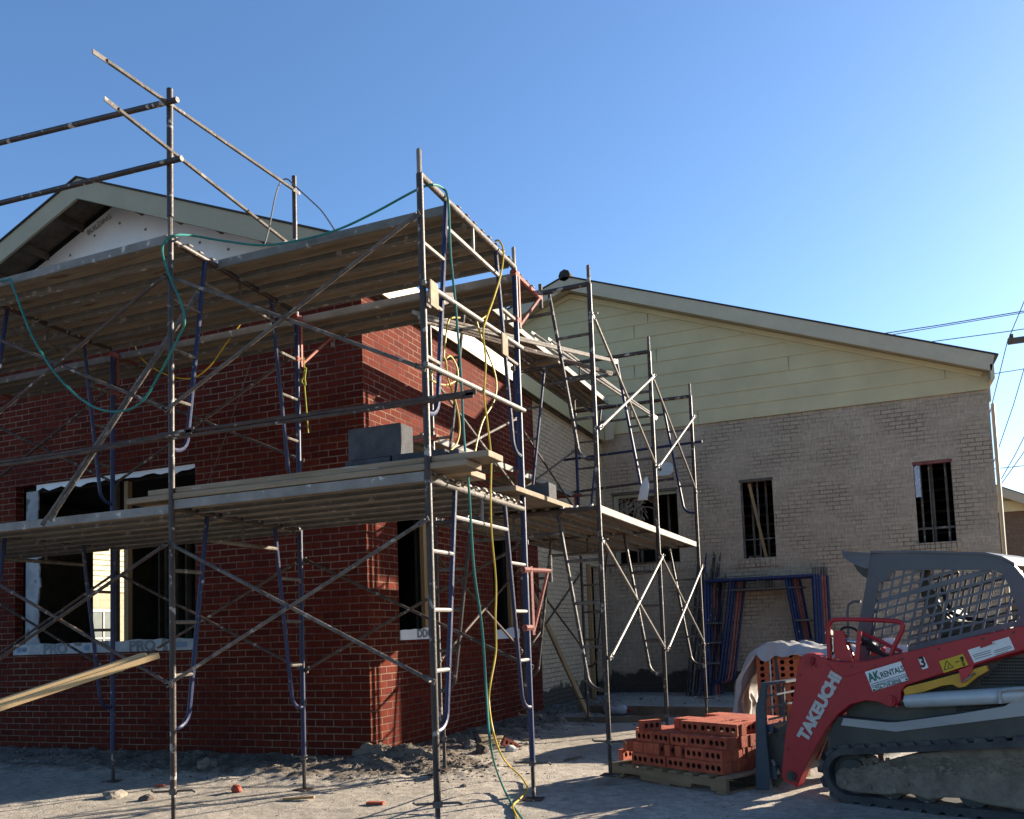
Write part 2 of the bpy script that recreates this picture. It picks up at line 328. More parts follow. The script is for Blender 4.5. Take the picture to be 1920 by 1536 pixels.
soilc = N.new('ShaderNodeVectorMath'); soilc.operation = 'MULTIPLY'; soilc.inputs[1].default_value = (.36, .33, .31); L.new(m2.outputs[0], soilc.inputs[0])
sx_ = N.new('ShaderNodeMix'); sx_.data_type = 'RGBA'; L.new(sr.outputs[0], sx_.inputs['Factor']); L.new(m2.outputs[0], sx_.inputs[6]); L.new(soilc.outputs[0], sx_.inputs[7]); L.new(sx_.outputs[2], b.inputs['Base Color']); tag(go, kind='structure')

# ------------------------------------------------------------------ walls with openings
def wall(mb, axis, c0, c1, u0, u1, z0, z1, ops, top=None):
    """slab between c0 (outer face) and c1; ops = (ua, ub, za, zb)"""
    us = sorted({u0, u1, *[o[0] for o in ops], *[o[1] for o in ops]}); zs = sorted({z0, z1, *[o[2] for o in ops], *[o[3] for o in ops]})
    def P(u, c, z): return (u, c, z) if axis == 'y' else (c, u, z)
    def solid(i, j):
        if i < 0 or j < 0 or i >= len(us)-1 or j >= len(zs)-1: return False
        cu = (us[i]+us[i+1])/2; cz = (zs[j]+zs[j+1])/2
        return not any(o[0] < cu < o[1] and o[2] < cz < o[3] for o in ops)
    for i in range(len(us)-1):
        for j in range(len(zs)-1):
            if not solid(i, j): continue
            a, b_, c, d = us[i], us[i+1], zs[j], zs[j+1]
            for cc in (c0, c1): mb.add([P(a, cc, c), P(b_, cc, c), P(b_, cc, d), P(a, cc, d)], [(0, 1, 2, 3)])
            for (di, dj, q) in ((-1, 0, [(a, c), (a, d)]), (1, 0, [(b_, c), (b_, d)]), (0, -1, [(a, c), (b_, c)]), (0, 1, [(a, d), (b_, d)])):
                if not solid(i+di, j+dj):
                    (ua, za), (ub, zb) = q
                    mb.add([P(ua, c0, za), P(ub, c0, zb), P(ub, c1, zb), P(ua, c1, za)], [(0, 1, 2, 3)])
    return mb

# ---------- red brick building
RZ, RS, RX = 6.93, .405, -3.58      # ridge height, roof slope, ridge x
def roofz(x): return RZ-RS*abs(x-RX)
house = thing('brick_house', 'red brick building under construction with unfinished window openings and white wrapped gable', 'building', (-3.6, 0, 0))
mb = MB(); wall(mb, 'y', 0, .12, -7.2, 0, -.3, 5.06, [(-5.25, -2.3, 1.24, 3.40)])
mb.build('front_wall', RED, house, world=True)
mb = MB(); wall(mb, 'x', 0, -.12, .12, 5.15, -.3, 5.10, [(.65, 1.56, 1.32, 2.85), (3.31, 4.20, 1.30, 2.85)])
mb.build('side_wall', RED, house, world=True)
mb = MB(); wall(mb, 'x', -.03, -.14, 5.152, 9.22, -.3, 5.10, [(7.85, 8.6, -.3, 2.5)])
o = mb.build('side_wall', BEIGE2, house, world=True); o['label'] = 'pale painted brick stretch of the side wall with a dark door opening'
mb = MB(); wall(mb, 'x', -7.2, -7.08, .12, 9.2, -.3, 5.1, [(2.86, 3.62, .9, 3.2)])
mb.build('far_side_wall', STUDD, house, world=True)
# inner frame wall lining behind the brick
mb = MB(); wall(mb, 'y', .16, .20, -7.0, -.2, -.3, 5.0, [(-5.12, -2.42, 1.3, 3.32)]); wall(mb, 'x', -.18, -.22, .2, 9.2, -.3, 5.0, [(.72, 1.5, 1.35, 2.8), (3.38, 4.14, 1.35, 2.8), (7.9, 8.55, -.3, 2.45)])
mb.box((-7.0, .2, 0), (-.2, 9.2, .05)); mb.box((-7.0, .2, 3.55), (-.2, 9.2, 3.6)); mb.box((-7.0, 9.0, 0), (-.2, 9.1, 3.55))
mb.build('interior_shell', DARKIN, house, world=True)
mb = MB()
for x in (-6.4, -6.0, -5.6, -5.2, -2.2, -1.8, -1.4, -1.0): mb.box((x, 3.6, .05), (x+.04, 3.69, 3.5))
for x in (-5.0, -4.6, -2.9, -2.5): mb.box((x, 2.3, .05), (x+.04, 2.39, 3.5))
for y in (.9, 1.3, 3.7, 4.0): mb.box((-1.1, y, .05), (-1.01, y+.04, 3.5))
mb.build('stud_wall', STUDD, house, world=True)
for x in (-3.70, -3.50): 
    mb = MB(); mb.box((x, .10, 1.34), (x+.06, .17, 3.32)); mb.build('window_stud', STUD if x > -3.6 else STUDD, house, world=True)
mb = MB(); mb.box((-.10, 1.36, 1.34), (-.05, 1.45, 2.84)); mb.build('window_stud', STUD, house, world=True)
mb = MB(); mb.box((-.10, 4.05, 1.34), (-.05, 4.12, 2.84)); mb.build('window_stud', STUD, house, world=True)
# wrap on sills / jambs
def ragged(mb, x0, x1, z0, z1, y, axis='y', n=24, amp=.02, ragtop=True, th=.012):
    pts_t = []; pts_b = []
    for i in range(n+1):
        u = x0+(x1-x0)*i/n; pts_b.append((u, z0+(0 if ragtop else random.uniform(-amp, amp)))); pts_t.append((u, z1+(random.uniform(-amp, amp) if ragtop else 0)))
    for i in range(n):
        q = [pts_b[i], pts_b[i+1], pts_t[i+1], pts_t[i]]
        o1 = random.uniform(-.004, .004)
        vs = [((u, y, z) if axis == 'y' else (y, u, z)) for u, z in q]+[((u, y+th, z) if axis == 'y' else (y-th, u, z)) for u, z in q]
        mb.add(vs, [(0, 1, 2, 3), (7, 6, 5, 4), (0, 4, 5, 1), (3, 2, 6, 7)])
mb = MB(); ragged(mb, -5.25, -2.3, 1.235, 1.37, -.018, amp=.012); mb.box((-5.25, -.005, 1.29), (-2.3, .14, 1.33)); sill = mb.build('sill_wrap', WRAPD, house, world=True)
mb = MB(); ragged(mb, -4.9, -2.31, 3.33, 3.405, .02, amp=.03, ragtop=False); mb.build('header_wrap', WRAP, house, world=True)
mb = MB()
for i in range(16):
    z = 1.34+i*.125; a = -5.17; b_ = -4.93+random.uniform(-.04, .03); c = -4.93+random.uniform(-.04, .03)
    mb.add([(a, .09, z), (b_, .09, z), (c, .09, z+.125), (a, .09, z+.125), (a, .11, z), (b_, .11, z), (c, .11, z+.125), (a, .11, z+.125)], [(0, 1, 2, 3), (1, 5, 6, 2), (7, 6, 5, 4)])
mb.build('jamb_wrap', WRAPD, house, world=True)
mb = MB(); ragged(mb, .64, 1.57, 1.26, 1.385, .014, axis='x', amp=.014, n=8); ragged(mb, 1.47, 1.54, 1.38, 2.84, -.02, axis='x', n=3); sill2 = mb.build('sill_wrap', WRAP, house, world=True)
mb = MB(); ragged(mb, 3.30, 4.21, 1.21, 1.35, .014, axis='x', amp=.02, n=8); mb.build('sill_wrap', WRAP, house, world=True)
mb = MB(); mb.tube([(-.35, 3.95, .05), (-.35, 3.95, 3.4)], .06, 12); mb.build('vent_pipe', PIPEW, house, smooth=True, world=True)

def text(s, size, M4, m, parent, name='lettering', depth=.0008, bold=0., sx=1., spacing=1.):
    cu = bpy.data.curves.new(name, 'FONT'); cu.body = s; cu.size = size; cu.extrude = depth; cu.offset = bold; cu.space_character = spacing
    cu.resolution_u = 3
    o = bpy.data.objects.new(name, cu); COL.objects.link(o)
    bpy.context.view_layer.update()
    me = bpy.data.meshes.new_from_object(o.evaluated_get(bpy.context.evaluated_depsgraph_get()))
    bpy.data.objects.remove(o); bpy.data.curves.remove(cu)
    me.transform(M4 @ Matrix.Diagonal((sx, 1, 1, 1))); me.materials.clear(); me.materials.append(m)
    for p in me.polygons: p.material_index = 0
    me.name = name
    t = bpy.data.objects.new(name, me); COL.objects.link(t); t.parent = parent; return t
def tm(org, xd, yd):      # matrix placing text: origin, reading direction, up direction
    xd = Vector(xd).normalized(); yd = Vector(yd).normalized(); z = xd.cross(yd)
    m = Matrix.Identity(4)
    for i in range(3): m[i][0] = xd[i]; m[i][1] = yd[i]; m[i][2] = z[i]; m[i][3] = org[i]
    return m
H0 = house.location
def hl(x, y, z): return (x-H0.x, y-H0.y, z-H0.z)
for x in (-4.72, -3.30):
    text('PRO', .17, tm(hl(x, -.022, 1.243), (1, 0, 0), (0, 0, 1)), WRAPLINE, house, 'wrap_print', bold=.006, sx=1.25)
text('DDO', .13, tm(hl(.018, 1.02, 1.285), (0, 1, 0), (0, 0, 1)), WRAPLINE, house, 'wrap_print', bold=.005, sx=1.3)
mb = MB()
for x, wd in ((-5.18, .12), (-4.02, .10), (-3.86, .06), (-2.62, .22)):
    for k in range(int(wd/.03)): mb.box((x+k*.03, -.0225, 1.27), (x+k*.03+.018, -.0205, 1.33))
mb.build('wrap_print', WRAPBLUE, house, world=True)
text('BUILDING', .095, tm(hl(-3.98, -.018, roofz(-3.98)-.27), (1, 0, .36), (-.36, 0, 1)), WRAPLINE, house, 'wrap_print')
# gable wrap
mb = MB(); mb.prism([(-7.1, 5.064), (-.02, 5.064), (-.02, roofz(-.02)-.14), (RX, RZ-.14), (-7.1, roofz(-7.1)-.14)], 0.0, .05)
gw = mb.build('gable_wrap', WRAP, house, world=True)
mb = MB()
for i in range(16):
    x = -6.4+i*.42
    mb.tube([(x, -.006, roofz(x)-.33), (x, .002, roofz(x)-.33)], .018, 8)
mb.build('wrap_nail_cap', WRAPLINE, house, world=True)
# roof
mb = MB()
for sgn in (1, -1):
    xe = RX+sgn*3.66
    mb.add([(RX, -.55, RZ), (xe, -.55, RZ-RS*3.66), (xe, 9.4, RZ-RS*3.66), (RX, 9.4, RZ), (RX, -.55, RZ-.02), (xe, -.55, RZ-RS*3.66-.02), (xe, 9.4, RZ-RS*3.66-.02), (RX, 9.4, RZ-.02)],
           [(0, 1, 2, 3), (7, 6, 5, 4), (0, 4, 5, 1), (1, 5, 6, 2), (2, 6, 7, 3)])
mb.build('roof', SHINGLE, house, world=True)
mb = MB()
for sgn in (1, -1):
    xe = RX+sgn*3.66
    mb.prism([(RX, RZ-.022), (xe, RZ-.022-RS*3.66), (xe, RZ-.27-RS*3.66), (RX, RZ-.27)], -.53, -.50)
mb.build('rake_board', TRIM, house, world=True)
for sgn in (1, -1):
    for t in np.arange(.5, 3.5, .61):
        mb = MB(); x = RX+sgn*t; z = RZ-RS*t; mb.box((x-.02, -.498, z-.16), (x+.02, -.002, z-.07)); mb.build('lookout', STUDD, house, world=True)
mb = MB()
for sgn in (1, -1):
    xe = RX+sgn*3.6
    mb.add([(RX, -.5, RZ-.055), (xe, -.5, RZ-.055-RS*3.6), (xe, 0, RZ-.055-RS*3.6), (RX, 0, RZ-.055)], [(0, 1, 2, 3)])
mb.build('roof_deck', STUDD, house, world=True)
mb = MB(); mb.box((.10, -.50, 5.07), (.125, 1.6, 5.43)); mb.box((.10, 1.6, 5.07), (.125, 8.9, 5.62)); mb.build('side_fascia', TRIM2, house, world=True)
mb = MB(); mb.box((.005, -.02, 5.10), (.10, 8.9, 5.13)); mb.box((.001, .0, 5.06), (.03, 9.1, 5.10)); mb.build('soffit', STUDD, house, world=True)
mb = MB(); mb.prism([(.13, 5.10), (.13, 5.62), (.42, 5.62), (.36, 5.52), (.30, 5.25), (.30, 5.10)], 8.93, 8.99); mb.build('eave_return', TRIM3, house, world=True)

# ---------- wing
WY = 9.23
wing = thing('brick_wing', 'beige painted brick wing with cream lap siding gable and empty narrow windows', 'building', (0, WY, 0))
ops = [(.14, 1.47, 2.56, 4.05), (2.70, 3.30, 2.54, 4.07), (5.76, 6.37, 2.62, 4.09)]
mb = MB(); wall(mb, 'y', WY, WY+.11, -.15, 7.04, -.5, 5.30, ops); wall(mb, 'x', 7.04, 6.93, WY+.11, 20, -.5, 5.3, [])
mb.build('brick_wall', BEIGE, wing, world=True)
AX, AZ_, WS = -.57, 8.62, .372
def wz(x): return AZ_-WS*abs(x-AX)
mb = MB(); y = WY-.03
z = 5.25; H = .275
while z < 8.4:
    z1 = min(z+H, 8.5)
    def ext(zz): return (AZ_-.15-zz)/WS
    a0, a1 = ext(z), ext(z1)
    xl0, xr0 = max(-8, AX-a0), min(7.05, AX+a0); xl1, xr1 = max(-8, AX-a1), min(7.05, AX+a1)
    if a0 <= 0: break
    if a1 < 0: xl1 = xr1 = AX
    mb.add([(xl0, y-.012, z), (xr0, y-.012, z), (xr1, y+.004, z1), (xl1, y+.004, z1), (xl0, y+.02, z), (xr0, y+.02, z)], [(0, 1, 2, 3), (0, 4, 5, 1)])
    z += H
mb.build('lap_siding', SIDING, wing, world=True)
mb = MB(); random.seed(8)
for k in range(9):
    z = 5.25+k*.275; half = (AZ_-.35-z)/WS
    for q_ in range(1):
        x = random.uniform(max(.4, AX-half), AX+half-.2)
        if x < 6.9: mb.box((x, WY-.0445, z+.01), (x+.005, WY-.03, z+.262))
mb.build('butt_joint', STUDD, wing, world=True)
mb = MB()
for sgn in (1, -1):
    L_ = 7.7
    mb.prism([(AX, AZ_), (AX+sgn*L_, AZ_-WS*L_), (AX+sgn*(L_-.06), AZ_-WS*L_-.27), (AX, AZ_-.27)], WY-.36, WY-.33)
mb.build('rake_board', TRIM3, wing, world=True)
mb = MB()
for sgn in (1, -1):
    mb.prism([(AX, AZ_-.26), (AX+sgn*7.55, AZ_-WS*7.55-.26), (AX+sgn*7.5, AZ_-WS*7.5-.36), (AX, AZ_-.36)], WY-.065, WY-.045)
mb.build('frieze_board', SIDING, wing, world=True)
mb = MB()
for sgn in (1, -1):
    L_ = 7.6
    mb.add([(AX, WY-.34, AZ_-.245), (AX+sgn*L_, WY-.34, AZ_-WS*L_-.245), (AX+sgn*L_, WY+.1, AZ_-WS*L_-.245), (AX, WY+.1, AZ_-.245)], [(0, 1, 2, 3)])
mb.build('soffit', TRIM3, wing, world=True)
mb = MB()
for sgn in (1, -1):
    L_ = 7.76
    mb.add([(AX, WY-.38, AZ_+.03), (AX+sgn*L_, WY-.38, AZ_+.03-WS*L_), (AX+sgn*L_, 21, AZ_+.03-WS*L_), (AX, 21, AZ_+.03), (AX, WY-.38, AZ_+.002), (AX+sgn*L_, WY-.38, AZ_+.002-WS*L_), (AX+sgn*L_, 21, AZ_+.002-WS*L_), (AX, 21, AZ_+.002)],
           [(0, 1, 2, 3), (7, 6, 5, 4), (0, 4, 5, 1), (1, 5, 6, 2)])
mb.tube([(AX, WY-.36, AZ_+.03), (AX, 21, AZ_+.03)], .13, 8)
roof2 = mb.build('roof', SHINGLE, wing, world=True)
mb = MB(); mb.box((-1.1, 10.2, wz(-1.1)+.03), (-.2, 10.9, AZ_+.16)); vb = mb.build('ridge_vent', SHINGLE, roof2, world=False)
for v_ in vb.data.vertices: v_.co -= Vector((0, WY, 0))
mb = MB(); p = ony(1363, 570, 11.0); mb.tube([(p.x, 11, wz(p.x)), (p.x, 11, wz(p.x)+.42)], .045, 10)
o = mb.build('roof_pipe', PIPEW, roof2, smooth=True)
for v_ in o.data.vertices: v_.co -= Vector((0, WY, 0))
mb = MB(); p = ony(1322, 566, 10.6); mb.tube([(p.x, 10.6, wz(p.x)), (p.x, 10.6, wz(p.x)+.16), (p.x, 10.6, wz(p.x)+.24)], [.10, .11, .04], 12)
o = mb.build('roof_vent', GALV, roof2, smooth=True)
for v_ in o.data.vertices: v_.co -= Vector((0, WY, 0))
mb = MB(); mb.box((7.05, WY-.36, 5.35), (7.11, 21, 5.60)); mb.build('side_fascia', TRIM3, wing, world=True)
mb = MB(); mb.box((7.045, WY+.05, 5.05), (7.08, WY+.17, 5.4)); mb.tube([(7.10, WY+.06, 5.0), (7.10, WY+.06, -.3)], .035, 6); mb.build('downspout', TRIM3, wing, world=True)
# interior of the wing
mb = MB(); mb.box((-8, WY+3.2, -.5), (6.9, WY+3.3, 5.2)); mb.box((-8, WY+.2, -.5), (6.9, WY+3.2, -.4)); mb.box((-8, WY+.2, 4.6), (6.9, WY+3.2, 4.7)); mb.box((-8.05, WY+.2, -.4), (-8, WY+3.2, 4.6))
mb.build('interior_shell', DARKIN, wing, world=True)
mb = MB()
for x in list(np.arange(.3, 1.5, .3))+[2.85, 3.12, 5.86, 6.05, 6.28]:
    mb.box((x, WY+.35, -.4), (x+.04, WY+.44, 4.6))
for z in np.arange(2.75, 4.3, .22): mb.box((2.2, WY+2.5, z), (6.9, WY+2.56, z+.05))
mb.build('interior_framing', STUDD, wing, world=True)
for (a, b_, c, d) in ops:      # openings get frame + sill of upright bricks
    mb = MB()
    n = max(3, int((b_-a+.16)/.085)); w_ = (b_-a+.16)/n
    for i in range(n): mb.box((a-.08+i*w_+.004, WY-.035, c-.17), (a-.08+(i+1)*w_-.004, WY+.09, c-.008+random.uniform(-.004, .002)))
    mb.build('window_sill', BEIGE, wing, world=True)
    mb = MB(); mb.box((a-.02, WY-.004, d-.055), (b_+.02, WY+.105, d-.004)); mb.build('window_lintel', REDBR if a > 5 else STUDD, wing, world=True)
mb = MB(); mb.box((.16, WY+.03, 2.58), (.25, WY+.09, 3.98)); mb.box((.25, WY+.04, 3.93), (1.46, WY+.08, 3.99)); mb.build('window_frame', TRIM, wing, world=True)
mb = MB(); mb.bar((2.86, WY+.12, 4.0), (3.10, WY+.16, 2.55), .055, .03, (0, 1, 0)); mb.build('loose_lumber', STUD, wing, world=True)
mb = MB(); mb.box((2.72, WY+.14, 2.90), (3.29, WY+.17, 2.92)); mb.box((2.99, WY+.14, 2.55), (3.02, WY+.17, 4.05)); mb.box((2.705, WY+.02, 2.55), (2.735, WY+.1, 4.05)); mb.build('window_frame', GREYP, wing, world=True)
mb = MB(); mb.box((5.77, WY+.08, 2.86), (6.36, WY+.12, 2.90)); 
for x in (5.86, 6.0, 6.26): mb.box((x, WY+.10, 2.64), (x+.022, WY+.14, 4.08))
mb.build('window_frame', GREYP, wing, world=True)
mb = MB(); ragged(mb, 5.77, 5.86, 3.45, 4.02, WY+.02, n=4, amp=.02); mb.build('foil_insulation', mat('foil', (.6, .62, .68), .3, .6, var=.3, scale=40, bump=1, bscale=50), wing, world=True)
mb = MB()
for i in range(26):
    cx_, cz_ = .32+random.random()*.55, 3.35+random.random()*.5
    pts = [(cx_+.25*math.cos(t)*random.uniform(.6, 1.1), WY+.25+.12*math.sin(t*2), cz_+.3*math.sin(t)) for t in np.linspace(random.uniform(0, 2), 4, 7)]
    mb.tube(pts, .012, 5)
mb.build('torn_insulation', mat('torn_insulation_fluff', (.34, .28, .22), .95, var=.3, scale=9), wing, world=True)
mb = MB()
for k in range(9):
    p = (2.72+random.random()*.55, WY+.05, 2.53); mb.box((p[0], p[1], p[2]), (p[0]+.05, p[1]+.04, p[2]+random.uniform(.015, .05)))
mb.build('sill_debris', GALV, wing, world=True)
# door leaf / jamb at inner corner
mb = MB(); mb.box((-.02, 7.80, -.3), (.05, 7.86, 2.52)); mb.box((-.02, 8.60, -.3), (.05, 8.72, 2.52)); mb.build('door_jamb', STUD, house, world=True)

# wall lamp plate, conduit
lp = thing('wall_lamp', 'white oval light fixture plate on the beige brick above the scaffold', 'lamp', (1.24, WY-.02, 4.43))
mb = MB(); pts = []
for k in range(28):
    t = 2*PI*k/28; c_, s_ = math.cos(t), math.sin(t)
    pts.append((.19*math.copysign(abs(c_)**.6, c_), .135*math.copysign(abs(s_)**.8, s_)))
mb.prism(pts, -.025, .018); mb.build('plate', LAMPW, lp)
mb = MB(); mb.tube([(-.07, -.04, 0), (-.07, -.024, 0)], .035, 12); 
for x, z in ((-.13, .06), (.12, .06), (.12, -.07), (-.13, -.07)): mb.tube([(x, -.03, z), (x, -.02, z)], .008, 8)
mb.build('socket', GREYP, lp)

# ---------- buildings further off
fb = thing('neighbour_house', 'sunlit cream sided house seen through the big front window opening', 'house', (-21.5, 17, 0))
mb = MB(); mb.box((-25, 9, -1), (-21.5, 26, 3.3)); mb.build('brick_wall', brickmat('cream_block', (.34, .285, .20), (.31, .26, .18), (.27, .22, .16), bw=.6, bh=.3, ms=.012), fb, world=True)
mb = MB()
for i in range(10): mb.add([(-21.44, 9, 3.3+i*.2), (-21.44, 26, 3.3+i*.2), (-21.49, 26, 3.5+i*.2), (-21.49, 9, 3.5+i*.2), (-21.6, 9, 3.3+i*.2), (-21.6, 26, 3.3+i*.2)], [(0, 1, 2, 3), (0, 4, 5, 1)])
mb.box((-25, 9, 3.3), (-21.6, 26, 5.3)); mb.build('lap_siding', mat('bright_cream_siding', (.62, .56, .38), .7), fb, world=True)
fw = MB(); fw.box((-21.5, 15.0, .6), (-21.44, 16.75, 2.55)); fwo = fw.build('window', GLASS, fb, world=True)
mb = MB()
for a, b_ in (((-21.44, 14.95, 2.55), (-21.40, 16.8, 2.65)), ((-21.44, 16.7, .6), (-21.40, 16.8, 2.65)), ((-21.44, 16.2, .6), (-21.41, 16.25, 2.55)), ((-21.44, 15.0, 1.55), (-21.41, 16.75, 1.6))): mb.box(a, b_)
mb.build('window_frame', PIPEW, fb, world=True)
mb = MB(); mb.prism([(-25.3, 5.3), (-21.1, 5.3), (-23.2, 6.2)], 8.6, 26.4); mb.build('roof', SHINGLE, fb, world=True)

P1 = ony(1868, 917, 24); P2 = ony(1920, 934, 24); sl = (P2.z-P1.z)/(P2.x-P1.x)
nb = thing('neighbour_house', 'tan brick house with a low gable just past the wing corner at the right edge', 'house', (P1.x+3, 24, 0))
ax_ = P1.x-2.5; az_ = P1.z-sl*2.5
def nzz(x): return az_+sl*abs(x-ax_)
zb = ony(1890, 960, 24).z; zt = ony(1890, 940, 24).z
HW = (az_-.1-zb)/(-sl)
mb = MB(); mb.box((ax_-HW, 24, -1), (ax_+HW, 32, zb)); mb.build('brick_wall', brickmat('tan_brick', (.17, .115, .08), (.14, .095, .07), (.13, .09, .07)), nb, world=True)
mb = MB(); mb.prism([(ax_-HW, zb), (ax_+HW, zb), (ax_, az_-.1)], 23.95, 32); mb.box((ax_-HW, 23.85, zb), (ax_+HW, 23.94, zt)); mb.build('lap_siding', SIDING, nb, world=True)
mb = MB()
for sg, L_ in ((1, HW+.4), (-1, HW+.4)): mb.prism([(ax_, az_), (ax_+sg*L_, az_+sl*L_), (ax_+sg*L_, az_+sl*L_-.3), (ax_, az_-.3)], 23.4, 23.46)
mb.build('rake_board', TRIM3, nb, world=True)
mb = MB()
for sg, L_ in ((1, HW+.45), (-1, HW+.45)): mb.prism([(ax_, az_+.03), (ax_+sg*L_, az_+.03+sl*L_), (ax_+sg*L_, az_+sl*L_), (ax_, az_+.002)], 23.38, 32)
mb.build('roof', SHINGLE, nb, world=True)

# power lines and pole
pole = thing('utility_pole', 'wooden utility pole crossarm at the right edge against the sky', 'pole', (0, 0, 0))
pc = ony(1960, 650, 40); pole.location = (pc.x, 40, 0)
mb = MB(); mb.tube([(pc.x, 40, 0), (pc.x, 40, pc.z+1.6)], [.18, .13], 10); mb.build('post', POLEM, pole, smooth=True, world=True)
mb = MB(); q = ony(1889, 642, 40); mb.box((q.x, 39.8, q.z-.14), (2*pc.x-q.x, 40.0, q.z+.14)); mb.build('crossarm', POLEM, pole, world=True)
mb = MB(); q = ony(1896, 632, 40); mb.tube([(q.x, 39.9, q.z-.1), (q.x, 39.9, q.z+.1)], .09, 8); mb.build('insulator', POLEM, pole, world=True)
def wire(name, pts, r, label, group='power lines at the right of the sky'):
    mb = MB(); mb.tube(pts, r, 5); o = mb.build(name, WIRE, smooth=True); tag(o, label, 'wire', group); return o
wire('power_line', [ony(1600, 634, 40), ony(1760, 610, 40), ony(2000, 570, 40)], .025, 'highest of the long power lines crossing behind the roof edge')
wire('power_line', [ony(1600, 640, 40.3), ony(1760, 613, 40.3), ony(2000, 573, 40.3)], .02, 'power line close under the highest one behind the roof edge')
wire('power_line', [ony(1700, 647, 40), ony(1880, 623, 40), ony(2000, 605, 40)], .022, 'power line reaching the crossarm insulator')
wire('power_line', [ony(1820, 708, 42), ony(2000, 679, 42)], .02, 'power line passing just below the roof tip')
wire('power_line', [ony(1820, 884, 42), ony(2000, 865, 42)], .02, 'lowest power line, just above the far roof')
wire('guy_wire', [ony(1935, 530, 40), ony(1889, 640, 40), ony(1852, 790, 40)], .022, 'slanting wire from the crossarm down past the wing corner')
wire('guy_wire', [ony(1950, 590, 38), ony(1900, 760, 38), ony(1862, 870, 38)], .02, 'second slanting wire right of the wing corner')
wire('guy_wire', [ony(1960, 740, 38), ony(1905, 850, 38), ony(1868, 915, 38)], .02, 'left one of the two steep wires over the far roof')
wire('guy_wire', [ony(1975, 760, 37), ony(1915, 855, 37), ony(1872, 915, 37)], .02, 'right one of the two steep wires over the far roof')

# ------------------------------------------------------------------ scaffold
FW, FH = 1.62, 2.0
def make_frame(label, m1, m2, m3, w=FW, h=FH, rail=None, rr=1., lt=(.38, .17)):
    t = thing('scaffold_section', label, 'scaffold frame', group='scaffold frames')
    for x in (0, w):
        mb = MB(); mb.tube([(x, 0, 0), (x, 0, h)], .0225*rr, 10); mb.build('post', m1 if x else m3, t, smooth=True)
        mb = MB(); mb.tube([(x, 0, h), (x, 0, h+.16), (x, 0, h+.17)], [.0175, .0175, .013], 8); mb.build('coupling_pin', m2, t, smooth=True)
    for sg, x in ((1, 0), (-1, w)):
        top, bot = lt
        pts = [(x+sg*top, 0, h-.02)]
        pts += [(x+sg*bot, 0, .56)]+[(x+sg*(bot-.13*(1-math.cos(a))), 0, .56-.13*math.sin(a)) for a in np.linspace(.2, PI/2, 5)]+[(x, 0, .43)]
        mb = MB(); mb.tube(pts, .017*rr, 8); mb.build('ladder_leg', m1, t, smooth=True)
        for z in (.80, 1.18, 1.55):
            k = (z-.56)/(h-.58); mb = MB(); mb.tube([(x, 0, z), (x+sg*(bot+(top-bot)*k), 0, z)], .0145*rr, 8); mb.build('rung', m2, t, smooth=True)
    mb = MB(); mb.tube([(.0, 0, h), (w, 0, h)], .0225*rr, 10); mb.build('top_rail', rail or m3, t, smooth=True)
    mb = MB(); mb.tube([(.36, 0, h-.2), (w-.36, 0, h-.2)], .0165, 8); mb.build('header_bar', m2, t, smooth=True)
    mb = MB(); mb.tube([(w/2, 0, h-.2), (w/2, 0, h)], .012, 6); mb.build('strut', m2, t, smooth=True)
    return t
protoA = make_frame('x', BLUEP, GREYP, DARKP)
protoB = make_frame('x', DARKP, GREYP, DARKP)
protoC = make_frame('x', BLUEP, GALV, DARKP, rail=GREYP)
used = set()
def frame(proto, p, q, z, label, group='scaffold frames'):
    d = Vector((q[0]-p[0], q[1]-p[1], 0)); a = math.atan2(d.y, d.x); loc = (p[0], p[1], z)
    if proto.name in used: return dup(proto, loc, a, label, group)
    used.add(proto.name); proto.location = loc; proto.rotation_euler = (0, 0, a); proto['label'] = label; proto['group'] = group; return proto
def pt(x, y): return (x, y)
F0 = .29; F1 = 2.29; G0 = .36; G1 = 2.36
A3 = ((-4.12, -3.06), (-4.18, -1.44)); A2 = ((-1.90, -3.06), (-2.03, -1.44)); A1 = ((.27, -3.06), (.20, -1.44)); B1 = ((2.35, -3.06), (2.35, -1.44))
S1 = ((2.75, -.66), (1.16, -.62)); S2 = ((2.78, 1.48), (1.20, 1.48)); S3 = ((2.83, 3.61), (1.22, 3.61))
frame(protoA, *A3, F0, 'lower tier scaffold frame beyond the left edge of the front scaffold')
frame(protoA, *A3, F1, 'upper tier scaffold frame beyond the left edge of the front scaffold')
frame(protoA, *A2, F0, 'lower blue scaffold frame in front of the big window opening')
frame(protoA, *A2, F1, 'upper blue scaffold frame above the big window opening, at far left')
frame(protoA, *A1, F0, 'lower tier frame of the tallest scaffold post right of the big window')
frame(protoA, *A1, F1, 'upper tier frame of the tallest scaffold post right of the big window')
frame(protoC, *B1, F0, 'lower tier end frame with pale rungs, nearest the camera, at the red corner')
frame(protoC, *B1, F1, 'upper tier end frame with pale rungs carrying the teal hose')
frame(protoB, *S1, G0, 'lower frame of the first side scaffold bay, its post beside the brick pallet')
frame(protoB, *S1, G1, 'tall upper frame of the first side scaffold bay in front of the siding apex')
frame(protoB, *S2, G0, 'lower frame of the middle side scaffold row behind the brick pallet')
frame(protoA, *S2, G1, 'upper frame of the middle side scaffold row with the white bag')
frame(protoB, *S3, G0, 'lower frame of the farthest side scaffold row by the leaning tubes')
frame(protoA, *S3, G1, 'upper frame of the farthest side scaffold row beside the oval lamp')
